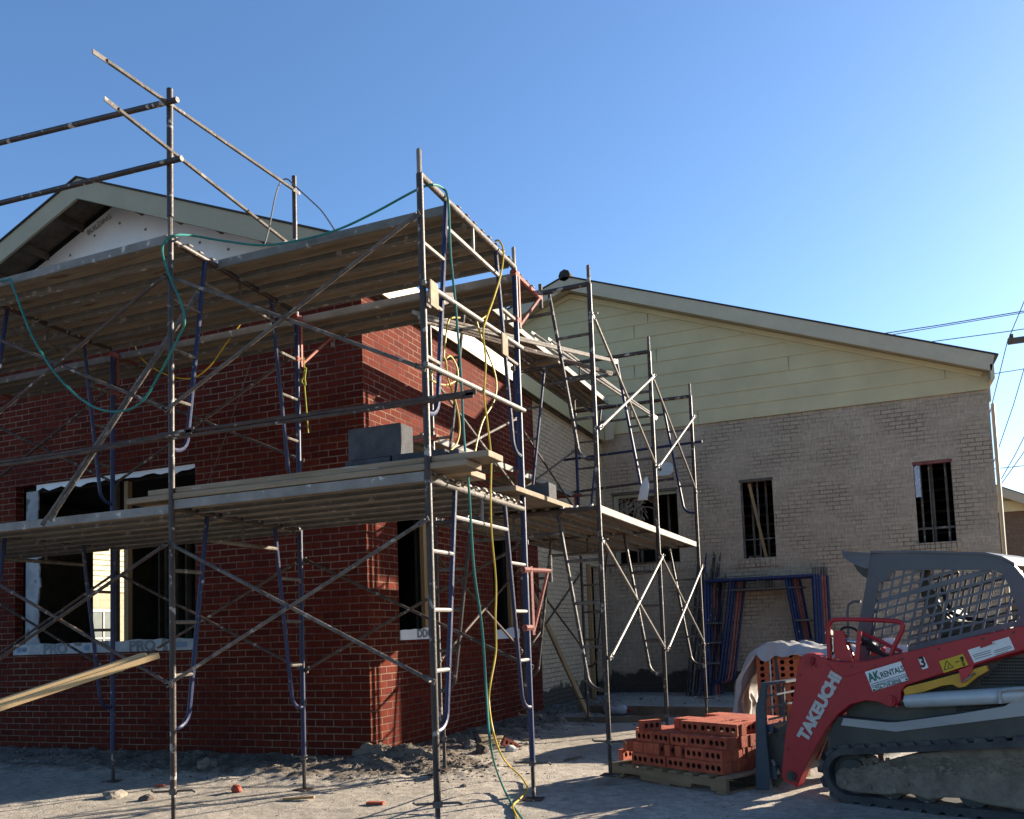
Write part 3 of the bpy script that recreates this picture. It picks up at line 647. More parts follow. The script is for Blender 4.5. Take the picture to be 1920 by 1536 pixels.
# jacks
def make_jack():
    t = thing('base_jack', 'x', 'base jack', group='screw jacks under the scaffold legs')
    mb = MB(); mb.tube([(0, 0, .01), (0, 0, .5)], .0165, 8); mb.build('screw', DARKP, t, smooth=True)
    mb = MB(); mb.box((-.075, -.075, .0), (.075, .075, .010)); mb.build('base_plate', RUST, t, bevel=.003)
    mb = MB(); mb.tube([(0, 0, .262), (0, 0, .30)], .030, 8); mb.tube([(-.13, 0, .285), (.13, 0, .285)], .0085, 6); mb.tube([(-.13, 0, .285), (-.15, 0, .30)], .0085, 6); mb.tube([(.13, 0, .285), (.15, 0, .27)], .0085, 6)
    mb.build('wing_nut', GREYP, t, smooth=True); return t
jk = make_jack()
jl = [(A3[0], F0, 'outer leg beyond the left edge'), (A3[1], F0, 'inner leg beyond the left edge'), (A2[0], F0, 'outer leg just outside the left edge'), (A2[1], F0, 'leg below the big window opening'), (A1[0], F0, 'tallest front post, at the bottom edge'),
      (A1[1], F0, 'leg on the rubble left of the red corner'), (B1[0], F0, 'nearest post at the bottom of the end frame'), (B1[1], F0, 'post where the yellow cord swings out'), (S1[0], G0, 'post left of the brick pallet'),
      (S1[1], G0, 'inner post against the red side wall'), (S2[0], G0, 'post behind the brick pile'), (S2[1], G0, 'inner post hidden beside the teal hose'), (S3[0], G0, 'farthest outer post by the leaning tubes'), (S3[1], G0, 'farthest inner post by the dark doorway')]
for i, (p, z, s) in enumerate(jl):
    zz = gh(p[0], p[1]); lab = 'screw jack with base plate under the '+s; r = random.uniform(-.5, .5)
    if i == 0: jk.location = (p[0], p[1], z-.29); jk.rotation_euler = (0, 0, r); jk['label'] = lab
    else: dup(jk, (p[0], p[1], z-.29), r, lab)
# cross braces
def flat_tube(mb, p, q, r=.0135, flat=.055):
    p = Vector(p); q = Vector(q); d = (q-p).normalized()
    mb.tube([p+d*flat, q-d*flat], r, 8)
    for a, s in ((p, 1), (q, -1)):
        mb.bar(a-d*s*.02, a+d*s*(flat+.01), .006, .034)
nbr = [0]
def cross(p, q, z0, z1, m, label, off=(0, 0)):
    p = Vector((p[0]+off[0], p[1]+off[1], 0)); q = Vector((q[0]+off[0], q[1]+off[1], 0)); zz = Vector((0, 0, 1))
    nrm = (q-p).normalized().cross(zz)*.012
    t = thing('cross_brace', label, 'cross brace', p+zz*z0, group='crossed scaffold braces')
    for a, b_, s in ((p+zz*z0, q+zz*z1, 1), (p+zz*z1, q+zz*z0, -1)):
        mb = MB(); flat_tube(mb, a+nrm*s, b_+nrm*s); mb.build('tube', m, t, smooth=True, world=True)
    c = (p+q)/2+zz*(z0+z1)/2; mb = MB(); mb.tube([c-nrm*2.2, c+nrm*2.2], .012, 8); mb.build('pivot_bolt', DARKP, t, world=True)
    for a in (p+zz*z0, p+zz*z1, q+zz*z0, q+zz*z1):
        mb = MB(); mb.tube([a-nrm*4, a+nrm*3], .006, 6); mb.bar(a-nrm*3.5+zz*.018, a-nrm*3.5-zz*.018, .01, .006); mb.build('stud_pin', GALV, t, world=True)
    return t
b0, b1 = .74, 1.74
o1, o2 = (0, -.035), (0, .035)
cross(A3[0], A2[0], F0+b0, F0+b1, RUST, 'lower outer cross brace running off the left edge', o1)
cross(A2[0], A1[0], F0+b0, F0+b1, RUST, 'lower outer cross brace crossing the big window opening', o1)
cross(A1[0], B1[0], F0+b0, F0+b1, GREYP, 'big lower outer cross brace in front of the red wall', o1)
cross(A3[1], A2[1], F0+b0, F0+b1, RUST, 'lower inner cross brace at the left side of the big window', o2)
cross(A2[1], A1[1], F0+b0, F0+b1, RUST, 'lower inner cross brace at the right side of the big window', o2)
cross(A1[1], B1[1], F0+b0, F0+b1, RUST, 'lower inner cross brace in front of the red corner', o2)
cross(A3[0], A2[0], F1+b0-.03, F1+b1-.03, RUST, 'upper outer cross brace running off the left edge', o1)
cross(A2[0], A1[0], F1+b0-.03, F1+b1-.03, RUST, 'upper outer cross brace under the left top deck', o1)
cross(A1[0], B1[0], F1+b0-.03, F1+b1-.03, GREYP, 'long pale upper outer brace under the right top deck', o1)
cross(A3[1], A2[1], F1+b0-.1, F1+b1-.1, RUST, 'upper inner cross brace at the far left under the deck', o2)
cross(A2[1], A1[1], F1+b0-.1, F1+b1-.1, RUST, 'upper inner cross brace above the big window', o2)
e1, e2 = (.035, 0), (-.035, 0)
cross(S1[0], S2[0], G0+.70, G0+1.72, GALV, 'lower bright cross brace behind the brick pallet', e1)
cross(S2[0], S3[0], G0+.70, G0+1.72, GALV, 'lower bright cross brace near the leaning frames', e1)
cross(S1[1], S2[1], G0+.70, G0+1.72, RUST, 'lower inner cross brace along the red side wall', e2)
cross(S2[1], S3[1], G0+.70, G0+1.72, RUST, 'lower inner cross brace along the pale side wall', e2)
cross(S1[0], S2[0], G1+.70, G1+1.72, GALV, 'upper bright cross brace in front of the siding', e1)
cross(S2[0], S3[0], G1+.70, G1+1.72, GALV, 'upper bright cross brace beside the oval lamp', e1)
cross(S1[1], S2[1], G1+.58, G1+1.45, GREYP, 'upper inner cross brace on the red side wall', e2)
cross(S2[1], S3[1], G1+.58, G1+1.45, RUST, 'upper inner cross brace on the pale side wall', e2)
# folded braces used as rails / leaning
def folded(p, q, m, label, sag=0., gap=.03):
    p = Vector(p); q = Vector(q)
    t = thing('folded_brace', label, 'scaffold brace', p, group='folded scaffold braces')
    d = (q-p).normalized(); up = Vector((0, 0, 1)) if abs(d.z) < .9 else Vector((1, 0, 0)); up = (up-d*up.dot(d)).normalized()
    for s in (0, 1):
        a = p+up*gap*s-d*.06*s; b_ = q+up*(gap*.5)*s+d*.02*s; c = (a+b_)/2-Vector((0, 0, sag))
        mb = MB(); mb.tube([a, a*.75+b_*.25-Vector((0, 0, sag*.75)), c, a*.25+b_*.75-Vector((0, 0, sag*.75)), b_], .0135, 8)
        for e, sg in ((a, -1), (b_, 1)): mb.bar(e-d*.01*sg, e+d*.07*sg, .006, .034)
        mb.build('tube', m, t, smooth=True, world=True)
    return t
folded(ony(-40, 878, -3.12), ony(345, 812, -3.12), RUST, 'rusty folded brace laid level across the left upper bay', .02)
folded(ony(322, 822, -3.10), ony(868, 743, -3.10), RUST, 'rusty folded brace laid level across the right upper bay', .0, .035)
folded(onz(103, 962, 2.33), ony(363, 566, -2.75), GREYP, 'folded brace leaning from the lower deck up to the top deck')
folded(onx(795, 597, 1.6), ony(1150, 678, 1.0), GALV, 'long brace stack lying from the end frame toward the siding, upper one')
folded(onx(795, 604, 1.5), ony(1140, 700, 1.1), RUST, 'long brace stack lying from the end frame toward the siding, lower one')
folded(ony(1010, 640, 1.0), ony(1225, 782, 3.0), GALV, 'brace sloping down right behind the first tall side frame', .0, .05)
folded(ony(1040, 650, 1.4), ony(1215, 776, 3.3), GALV, 'brace sloping down beside its twin behind the first tall side frame', .0, .04)
# planks
def make_plank(Ln, W=.262):
    t = thing('scaffold_plank', 'x', 'scaffold plank')
    mb = MB(); mb.mi = 0
    # ribbed pan profile seen from below
    prof = [(-W/2+.006, -.008), (-W/2+.05, -.008), (-W/2+.058, -.034), (-W/2+.082, -.034), (-W/2+.09, -.008), (W/2-.09, -.008), (W/2-.082, -.034), (W/2-.058, -.034), (W/2-.05, -.008), (W/2-.006, -.008)]
    n = len(prof); vs = []
    for x in (-Ln/2, Ln/2): vs += [(x, y, z) for y, z in prof]
    mb.add(vs, [(i, i+1, n+i+1, n+i) for i in range(n-1)])
    mb.add([(-Ln/2, -W/2+.006, 0), (Ln/2, -W/2+.006, 0), (Ln/2, W/2-.006, 0), (-Ln/2, W/2-.006, 0)], [(0, 1, 2, 3)])
    mb.box((-Ln/2, -W/2+.012, -.03), (-Ln/2+.004, W/2-.012, -.004)); mb.box((Ln/2-.004, -W/2+.012, -.03), (Ln/2, W/2-.012, -.004))
    mb.build('deck_panel', PLUND, t)
    for s in (-1, 1):
        mb = MB(); y = s*(W/2-.003); mb.box((-Ln/2, y-.003, -.056), (Ln/2, y+.003, .006)); mb.bar((-Ln/2, y-s*.010, -.056), (Ln/2, y-s*.010, -.056), .020, .005); mb.build('side_rail', PLSIDE, t)
    for sx in (-1, 1):
        for y in (-.07, .07):
            mb = MB(); pts = [(sx*(Ln/2-.05), y, -.03)]+[(sx*(Ln/2+.024-.026*math.cos(a)), y, -.022+.030*math.sin(a)) for a in np.linspace(0, 2.9, 6)]
            for a, b_ in zip(pts[:-1], pts[1:]): mb.bar(a, b_, .006, .036, (0, 1, 0))
            mb.build('hook', HOOK, t)
    return t
plp = {}
def planks(p0, p1, q0, q1, z, lat0, n, lab, grp, jitter=.006, skip=()):
    """n planks between rail p (p0->p1) and rail q (q0->q1), laid side by side from distance lat0 along the rails"""
    for i in range(n):
        if i in skip: continue
        s = lat0+.131+i*.266
        dp = (Vector(p1)-Vector(p0)).normalized(); dq = (Vector(q1)-Vector(q0)).normalized()
        a = Vector(p0)+dp*s; b_ = Vector(q0)+dq*s; d = b_-a; Ln = round(d.length-.055, 2)
        loc = ((a.x+b_.x)/2, (a.y+b_.y)/2, z+random.uniform(-jitter, jitter)*.4); rz = math.atan2(d.y, d.x)
        label = lab.replace('#', ORD[i])
        if Ln not in plp:
            t = make_plank(Ln); plp[Ln] = t; t.location = loc; t.rotation_euler = (0, 0, rz); t['label'] = label; t['group'] = grp
        else: dup(plp[Ln], loc, rz, label, grp)
ORD = ['outermost', 'second', 'third', 'fourth', 'fifth', 'innermost']
g1, g2, g3, g4, g5 = 'planks of the front top deck', 'planks of the front lower deck', 'bracket planks beside the front wall', 'planks of the side lower deck', 'planks of the upper side walkway'
zT = F1+FH+.035; zL = F0+FH+.02
planks(*A3, *A2, zT, 0, 6, '# plank of the top deck bay at the left edge', g1)
planks(*A2, *A1, zT, 0, 6, '# plank of the top deck bay left of the tallest post', g1)
for i_ in range(4): pass
planks(*A1, *B1, zT, .51, 4, '# plank of the top deck bay right of the tallest post', g1)
planks(*A3, *A2, zL, 0, 6, '# plank of the lower deck bay at the left edge', g2)
planks(*A2, *A1, zL, 0, 6, '# plank of the lower deck bay left of the tallest post', g2)
planks(*A1, *B1, zL+.03, 0, 6, '# plank of the lower deck bay that carries the blocks', g2)
def ext(Fp, a, b_):   # continue a frame line inward past its inner post
    p, q = Vector(Fp[0]), Vector(Fp[1]); d = (q-p).normalized(); return (tuple(q+d*a), tuple(q+d*b_))
zB = F1+FH-.02
E3, E2, E1, EB = ext(A3, .07, .65), ext(A2, .07, .65), ext(A1, .07, .65), ext(B1, .07, .65)
planks(*E3, *E2, zB, 0, 2, '# bracket plank by the wall in the bay at the left edge', g3)
planks(*E2, *E1, zB, 0, 2, '# bracket plank by the wall in the bay above the big window', g3)
planks(*E1, *EB, zB, 0, 2, '# bracket plank by the wall in the bay over the red corner', g3)
zS = G0+FH+.03
planks(*S1, *S2, zS, 0.01, 6, '# plank of the side lower deck bay nearest the red corner', g4)
planks(*S2, *S3, zS, 0.01, 6, '# plank of the side lower deck bay reaching out to the right', g4)
U1 = ((1.46, -.02), (.6, -.02)); U2 = ((1.46, 2.10), (.6, 2.10)); U3 = ((1.46, 4.56), (.6, 4.56))
zU = 4.69
for yy_, s_ in ((-.02, 'nearest the top deck'), (2.10, 'in the middle'), (4.56, 'at the far end')):
    mb = MB(); mb.box((.88, yy_-.045, 4.590), (1.52, yy_+.045, 4.638)); tag(mb.build('timber_bearer', BOARD, bevel=.004), 'short timber bearer under the high side walkway, '+s_, 'bearer', 'timber bearers of the high walkway')
mb = MB(); mb.tube([(1.2, -.72, 4.566), (1.2, 4.70, 4.566)], .021, 8); tag(mb.build('ledger_tube', DARKP, smooth=True), 'long dark tube lying on the inner pins under the high side walkway', 'tube')
planks(*U1, *U2, zU, 0, 2, '# plank of the high side walkway, nearer bay', g5)
planks(*U2, *U3, zU, 0, 2, '# plank of the high side walkway, farther bay', g5)
V1 = ((1.10, -.64), (.4, -.64)); V2 = ((1.13, 1.48), (.4, 1.48)); V3 = ((1.14, 3.61), (.4, 3.61))
g6 = 'bracket planks along the side wall'
planks(*V1, *V2, 3.22, 0, 2, '# narrow bracket plank along the red side wall', g6)
planks(*V2, *V3, 3.22, 0, 2, '# narrow bracket plank along the pale side wall', g6)
# brackets
def bracket(Fp, z, L_, dirv, label, drop=.45, m=REDBR):
    p = Vector((Fp[0], Fp[1], z)); d = Vector((dirv[0], dirv[1], 0)).normalized()
    t = thing('side_bracket', label, 'bracket', p, group='red oxide side brackets')
    mb = MB(); mb.tube([p+d*.04, p+d*L_], .021, 8); mb.build('arm', m, t, smooth=True, world=True)
    mb = MB(); mb.bar(p+d*.05+Vector((0, 0, .03)), p+d*.05-Vector((0, 0, drop)), .045, .03, d); mb.build('back_plate', m, t, world=True, bevel=.003)
    mb = MB(); mb.tube([p+d*.07-Vector((0, 0, drop-.03)), p+d*(L_-.03)], .0145, 8); mb.build('diagonal', m, t, smooth=True, world=True)
    mb = MB(); mb.tube([p+d*L_-Vector((0, 0, .09)), p+d*L_+Vector((0, 0, .13))], .019, 8); mb.build('toe_pin', GREYP, t, smooth=True, world=True)
    for z_ in (0, -drop+.06):
        mb = MB(); mb.tube([p-d*.045+Vector((0, 0, z_)), p-d*.03+Vector((0, 0, z_)), p-d*.029+Vector((0, 0, z_)), p+d*.05+Vector((0, 0, z_))], [.012, .012, .03, .03], 8); mb.build('clamp', m, t, world=True)
    return t
for Fp, s in ((A3, 'beyond the left edge'), (A2, 'above the big window opening'), (A1, 'left of the red corner with the lime twine'), (B1, 'on the end frame against the sky')):
    d = Vector(Fp[1])-Vector(Fp[0]); bracket(Fp[1], F1+FH-.05, .62, d, 'red bracket holding the wall side planks '+s)
for Fp, s in ((S1, 'at the near end of the red side wall'), (S2, 'halfway where red brick meets pale brick'), (S3, 'on the farthest side frame')):
    bracket(Fp[1], 3.17, .62, (-1, 0), 'red bracket under the narrow planks '+s)
bracket(B1[1], 1.80, .30, (.4, 1), 'short pink bracket hanging unused on the end frame below the lower deck', .52)
# guard posts and rails
def tubething(name, pts, r, m, label, cat, group=None, n=10, smooth=True):
    mb = MB(); mb.tube(pts, r, n); o = mb.build(name, m, smooth=smooth); return tag(o, label, cat, group)
tubething('guard_post', [(A1[0][0], A1[0][1], F1+FH+.172), (A1[0][0]+.003, A1[0][1], 5.45)], .024, DARKP, 'tallest guard post standing above the front scaffold', 'guard post', 'guard posts')
tubething('guard_post', [(A1[1][0], A1[1][1], F1+FH+.172), (A1[1][0], A1[1][1], 5.58)], .021, DARKP, 'short guard post against the roof slope behind the top deck', 'guard post', 'guard posts')
def rail(p, q, m, label, r=.021): return tubething('guard_rail', [p, q], r, m, label, 'guard rail', 'guard rails of the top deck')
rail(ony(-420, 370, -3.10), ony(333, 187, -3.10), DARKP, 'upper dark guard rail running off to the left')
rail(ony(-420, 485, -3.10), ony(341, 297, -3.10), DARKP, 'lower dark guard rail running off to the left')
def flatrail(p, q, label):
    mb = MB(); flat_tube(mb, p, q, .015, .10); return tag(mb.build('guard_rail', GREYP, smooth=True), label, 'guard rail', 'guard rails of the top deck')
flatrail(onx(178, 99, .30), onx(560, 362, .25), 'upper slanting flat ended tube pointing up left into the sky')
flatrail(onx(200, 188, .30), onx(545, 460, .25), 'lower slanting flat ended tube pointing up left into the sky')
rail((2.375, -3.10, 3.55), (2.375, -1.40, 3.62), GALV, 'upper pale end rail across the end frame', .019)
rail((2.375, -3.10, 3.02), (2.375, -1.40, 3.10), GALV, 'lower pale end rail across the end frame', .019)
rail((1.0, 3.66, 3.70), (2.95, 3.66, 3.74), BLUEP, 'blue rail across the farthest side frame', .018)
rail((1.1, 3.66, 3.23), (2.55, 3.66, 3.28), DARKP, 'dark rail below the blue one on the farthest side frame', .018)
# clamp tags (white plywood scraps) on end rails
for (x, y, s) in ((812, 553, 'nearer'), (945, 647, 'farther')):
    p = onx(x, y, 2.40); mb = MB(); mb.box((p.x, p.y-.055, p.z-.085), (p.x+.012, p.y+.055, p.z+.085)); tag(mb.build('plywood_scrap', BOARD, bevel=.002), s+' small pale plywood scrap tied on the end rail', 'plywood')
# rusted plates at end of folded brace
pp_ = [onx(x, y, 2.31) for x, y in ((798, 568), (834, 549), (850, 549), (851, 560), (840, 570), (800, 580))]
mb = MB(); mb.add(pp_+[q+Vector((-.02, 0, 0)) for q in pp_], [(0, 1, 2, 3, 4, 5), (11, 10, 9, 8, 7, 6)]+[(i, i+6, (i+1) % 6+6, (i+1) % 6) for i in range(6)])
tag(mb.build('rusty_plate', RUST), 'rusty flat brace end sticking past the near corner post', 'brace end')

# boards on the lower deck
zb = zL+.03+.012
def board(p, q, wd, th, m, label, cat='board', name='scaffold_board', grp=None):
    mb = MB(); mb.bar(p, q, wd, th); return tag(mb.build(name, m, bevel=.006), label, cat, grp)
board((-.16, -2.95, zb+.022), (2.62, -2.95, zb+.022), .235, .042, BOARD, 'lower of two long wooden boards on the right lower deck')
board((.03, -2.93, zb+.068), (2.76, -2.92, zb+.068), .235, .042, BOARD, 'upper of two long wooden boards on the right lower deck')
board((1.2, -2.6, zb+.022), (2.5, -2.62, zb+.022), .23, .042, BOARD, 'short wooden board under the concrete blocks')
# blocks
zk = zb+.091
def block(loc, sz, rz, label, m=BLOCK, grp='concrete blocks on the lower deck'):
    mb = MB(); a, b_, c = sz
    Mx = Matrix.Translation(loc) @ Matrix.Rotation(rz, 4, 'Z'); mb.box((-a/2, -b_/2, 0), (a/2, b_/2, c), Mx)
    return tag(mb.build('concrete_block', m, bevel=.004), label, 'block', grp)
bx0 = ony(651, 866, -2.95).x; bx1 = ony(750, 862, -2.95).x; pv = ony(735, 872, -2.95).x; pe = ony(835, 860, -2.95).x
block(((bx0+pv)/2-.01, -2.86, zk), (pv-bx0+.0, .20, .05), 0, 'flat grey paver under the upright block')
block(((pv+pe)/2+.003, -2.86, zk), (pe-pv-.006, .20, .056), .01, 'flat grey paver reaching past the near corner post')
block(((bx0+bx1)/2, -2.85, zk+.057), (bx1-bx0, .17, .215), -.01, 'large dark upright concrete block on the lower deck')
block((pe+.05, -2.84, zk), (.07, .17, .05), .0, 'small pale block piece at the deck end')
mb = MB(); p = onz(985, 922, zS); mb.prism([(-.24, 0), (.22, 0), (.22, .17), (0.02, .16), (-.10, .10), (-.24, .03)], -.1, .1); mb.v = [(v[0]+2.10, v[1]-.62, v[2]+zS+.058) for v in mb.v]
tag(mb.build('concrete_block', BLOCK, bevel=.004), 'broken grey block on the side deck behind the yellow cord post', 'block', 'concrete blocks on the lower deck')

for k_, (xx, lab) in enumerate(((2.29, 'outer of three boards bridging the corner between the two lower decks'), (2.04, 'middle one of three boards bridging the corner between the two lower decks'), (1.79, 'inner of three boards bridging the corner between the two lower decks'))):
    board((xx, -1.72-.05*k_, zS+.030), (xx+.02, .15+.1*k_, zS+.032), .235, .042, BOARD, lab)
# lumber in the foreground left
lr = Vector(CAM+ray(272, 1229)*5.6); ll = Vector(CAM+ray(0, 1318)*5.05); d = (ll-lr); le = lr+d*1.9
board(lr, le, .089, .038, PINE, 'upper of two fresh pine studs jutting in from the left', 'lumber', 'pine_stud')
off = Vector((0.02, -.045, -.030)); board(lr+off+d.normalized()*-.10, le+off, .089, .038, PINE, 'lower of two fresh pine studs jutting in from the left', 'lumber', 'pine_stud')
s0 = lr+d*1.55; s0.z -= .075
mb = MB(); t = thing('sawhorse', 'pine sawhorse outside the left edge carrying the two studs', 'sawhorse', (s0.x, s0.y, 0))
pd = Vector((d.y, -d.x, 0)).normalized()
mb.bar(s0-pd*.45, s0+pd*.45, .09, .04); mb.build('top_beam', PINE, t, world=True)
for a in (-.38, .38):
    for s_ in (-1, 1):
        mb = MB(); dd = Vector((d.x, d.y, 0)).normalized(); mb.bar(s0+pd*a-Vector((0, 0, .02)), Vector((s0.x, s0.y, 0))+pd*a*1.15+dd*s_*.28, .04, .08); mb.build('leg', PINE, t, world=True)

# ------------------------------------------------------------------ hoses and cords
def smoothpath(pts, k=5):
    pts = [Vector(p) for p in pts]; out = []
    for i in range(len(pts)-1):
        p0 = pts[max(i-1, 0)]; p1 = pts[i]; p2 = pts[i+1]; p3 = pts[min(i+2, len(pts)-1)]
        for j in range(k):
            t = j/k; out.append(.5*((2*p1)+(p2-p0)*t+(2*p0-5*p1+4*p2-p3)*t*t+(3*p1-p0-3*p2+p3)*t**3))
    out.append(pts[-1]); return out
def hose(name, pts, r, m, label, cat, group=None):
    mb = MB(); mb.tube(smoothpath(pts), r, 7); return tag(mb.build(name, m, smooth=True), label, cat, group)
zt_ = zT+.02
hp = [ony(-60, 540, -3.0), ony(10, 525, -3.1), ony(22, 532, -3.13)]+[ony(x, y, -3.13) for x, y in ((60, 630), (110, 708), (165, 757), (215, 772), (262, 757), (300, 700), (335, 632), (346, 605), (340, 570), (315, 510), (304, 470), (312, 450), (330, 441))]
hp += [ony(x, y, -2.9) for x, y in ((360, 442), (420, 452), (490, 460))]+[ony(x, y, -2.62) for x, y in ((555, 452), (630, 432))]+[ony(x, y, -2.7) for x, y in ((700, 400), (770, 362))]
hp += [onx(x, y, 2.36) for x, y in ((805, 347), (828, 352))]+[onx(x, y, 2.385) for x, y in ((840, 375), (845, 480), (853, 560), (864, 700), (870, 820))]
hp += [onx(x, y, 2.47) for x, y in ((878, 900), (884, 1000), (890, 1080), (904, 1180), (912, 1300))]+[onx(920, 1400, 2.6), onz(935, 1455, .12), onz(955, 1500, .02), onz(985, 1545, .02), onz(1010, 1600, .02)]
hose('air_hose', hp, .0085, TEAL, 'teal hose sagging under the left deck and hanging down the end frame', 'hose')
yp = [onx(928, 452, 2.33), onx(936, 452, 2.37)]+[onx(x, y, 2.40) for x, y in ((944, 470), (940, 510), (927, 555), (912, 598), (906, 625), (911, 680), (908, 740), (915, 800), (921, 860), (920, 930), (922, 1000), (930, 1090), (929, 1160), (930, 1220), (920, 1280), (917, 1320))]
yp += [onx(928, 1385, 2.5), onz(948, 1428, .18), onz(978, 1458, .03), onz(989, 1480, .015), onz(975, 1498, .015), onz(962, 1512, .015), onz(972, 1540, .015), onz(985, 1600, .015)]
hose('extension_cord', yp, .0075, YEL, 'long yellow cord falling from the end frame top to the ground', 'cord', 'yellow cords')
hose('extension_cord', [onx(x, y, 2.30) for x, y in ((915, 590), (900, 600), (893, 598), (905, 640), (925, 690), (931, 725), (925, 755), (905, 790), (892, 840), (888, 880))], .007, YEL, 'yellow cord loop hanging between the end frame ladders', 'cord', 'yellow cords')
hose('extension_cord', [onx(x, y, 2.2) for x, y in ((862, 596), (842, 600), (835, 640), (833, 672), (845, 668), (857, 690), (856, 712), (835, 722), (812, 715), (806, 705))]+[onx(x, y, 2.28) for x, y in ((833, 672), (840, 710), (856, 760), (862, 800), (857, 830), (842, 848))], .007, YEL, 'yellow cord coiled loosely behind the nearest post', 'cord', 'yellow cords')
hose('extension_cord', [ony(x, y, -1.3) for x, y in ((250, 637), (262, 668), (290, 692), (330, 708), (365, 708), (395, 685), (420, 650), (446, 615), (459, 596))], .0065, YEL, 'yellow cord sagging under the top deck right of the leaning brace', 'cord', 'yellow cords')
hose('wire', [ony(495, 462, -2.3), ony(505, 425, -2.2), ony(516, 370, -1.9), ony(526, 342, -1.6), ony(538, 336, -1.47), ony(552, 348, -1.5), ony(585, 378, -1.5), ony(605, 398, -1.6), ony(628, 432, -2.1)], .0065, GREYW, 'thin grey wire looped over the short guard post', 'wire')
hose('twine', [ony(x, y, -1.4) for x, y in ((569, 670), (571, 700), (566, 715), (573, 722), (570, 700), (574, 690), (571, 720), (574, 760), (578, 812))], .006, YROPE, 'lime twine hanging from the bracket left of the red corner', 'twine')
hose('hanging_wire', [ony(470, 680, -.3), ony(440, 770, -.3), ony(400, 880, -.3), ony(380, 925, -.3)], .003, GREYW, 'hair thin wire slanting down the dark front wall', 'wire')
# bag on frame
mb = MB(); p = ony(1213, 915, 1.40); random.seed(5)
ring = []
for k, (w_, z) in enumerate(((.010, .12), (.02, .10), (.04, .05), (.05, -.02), (.055, -.09), (.05, -.13))):
    for j in range(10):
        t = 2*PI*j/10; r_ = w_*(1+.2*math.sin(3*t+k)); ring.append((p.x+r_*math.cos(t)-.01*k, p.y+r_*.5*math.sin(t), p.z+z))
mb.add(ring, [(k*10+j, k*10+(j+1) % 10, (k+1)*10+(j+1) % 10, (k+1)*10+j) for k in range(5) for j in range(10)])
tag(mb.build('plastic_bag', SHEET, smooth=True), 'crumpled pale bag tied to the middle side frame', 'bag')

# ------------------------------------------------------------------ leaning frames and tubes at the wing wall
LF = make_frame('blue scaffold frame at the front of the stack leaning on the wing wall', BLUEP, GREYP, BLUEP, 1.95, 2.36, rr=1.45, lt=(.48, .24))
LF['group'] = 'frames leaning on the wing wall'
def tilt(o, loc, rx, ry=0): o.location = loc; o.rotation_euler = (rx, ry, 0)
LFR = make_frame('x', REDBR, RUST, REDBR, 1.95, 2.36, rr=1.3, lt=(.48, .24)); LFR['group'] = LF['group']
names = [('blue scaffold frame at the front of the stack leaning on the wing wall', LF), ('second blue frame of the leaning stack', None), ('third blue frame of the leaning stack', None), ('faded red frame in the leaning stack, nearer one', LFR), ('faded red frame in the leaning stack, farther one', 'r'), ('rearmost blue frame of the leaning stack, against the wall', None)]
for i, (nm, src) in enumerate(names):
    loc = (2.02+i*.042, 8.22+i*.085, -.2)
    if src in (LF, LFR): tilt(src, loc, math.radians(-11)); src['label'] = nm
    else:
        o = dup(LFR if src == 'r' else LF, loc, 0, nm, LF['group']); tilt(o, loc, math.radians(-11))
tp = None
gr = 'brace tubes leaning on the wing wall'
random.seed(11)
cols = [DARKP, GREYP, RUST, BLUEP, GREYP]
for i in range(15):
    xb = 1.66+i*.035+random.uniform(-.03, .03); xt = 1.86+i*.036+random.uniform(-.05, .05); zt = 2.30+random.uniform(-.15, .38)
    mb = MB(); yb = 8.2+random.uniform(-.1, .15)
    flat_tube(mb, (xb, yb, -.02), (xt, 9.12-random.uniform(0, .1), zt), .016)
    o = mb.build('leaning_tube', cols[i % 5], smooth=True)
    tag(o, 'one of the thin dark brace tubes bundled upright against the wing wall', 'tube', gr)

# kerb boards, debris at back
kb = (onz(1085, 1327, .1), onz(1440, 1333, .1))
board((kb[0].x, kb[0].y, .07), (kb[1].x, kb[1].y, .07), .04, .14, BARK, 'long form board on edge along the foot of the wing wall', 'board', 'form_board')
kb = (onz(1040, 1350, .05), onz(1250, 1346, .05))
board((kb[0].x, kb[0].y, .04), (kb[1].x, kb[1].y, .04), .04, .09, BARK, 'short form board lying nearer in the courtyard rubble', 'board', 'form_board')
a = onz(1107, 1352, .02); c = onx(1036, 1105, .02)
board((a.x, a.y, .03), (.10, 4.2, 2.2), .09, .038, STUD, 'old stud leaning on the pale side wall', 'lumber', 'leaning_stud')
# dark membrane piece
def rock(loc, s, m, label, cat='stone', name='stone', flat=.6, seed=0):
    bm = bmesh.new(); bmesh.ops.create_icosphere(bm, subdivisions=2, radius=1)
    for v in bm.verts:
        n = noise.noise(v.co*1.3+Vector((seed, 0, 0)))
        v.co = Vector((v.co.x*s, v.co.y*s*.8, v.co.z*s*flat))*(1+.45*n)
    me = bpy.data.meshes.new(name); bm.to_mesh(me); bm.free(); me.materials.append(m)
    o = bpy.data.objects.new(name, me); COL.objects.link(o); o.location = loc; o.rotation_euler = (0, 0, seed)
    return tag(o, label, cat)
def gp(x, y, dz=0.):
    p = onz(x, y, 0)
    for _ in range(4): p = onz(x, y, gh(p.x, p.y))
    p.z = gh(p.x, p.y)+dz; return p
rock(gp(387, 1442, .03), .10, STONE, 'pale broken stone on the rubble below the red wall', seed=1)
rock(gp(215, 1495, .02), .12, STONE, 'flat sunlit slab of broken mortar near the bottom left', flat=.4, seed=2)
rock(gp(443, 1486, .03), .05, ORANGE, 'small bright orange lump on the ground', 'cap', 'orange_cap', .8, 3)
rock(gp(275, 1500, .01), .06, STONED, 'dark clod beside the flat slab', seed=4)
rock(gp(905, 1412, .03), .10, STONED, 'grey rubble chunk behind the nearest post', seed=5)
rock(gp(880, 1400, .02), .09, STONE, 'pale rubble chunk at the foot of the red side wall', seed=8)
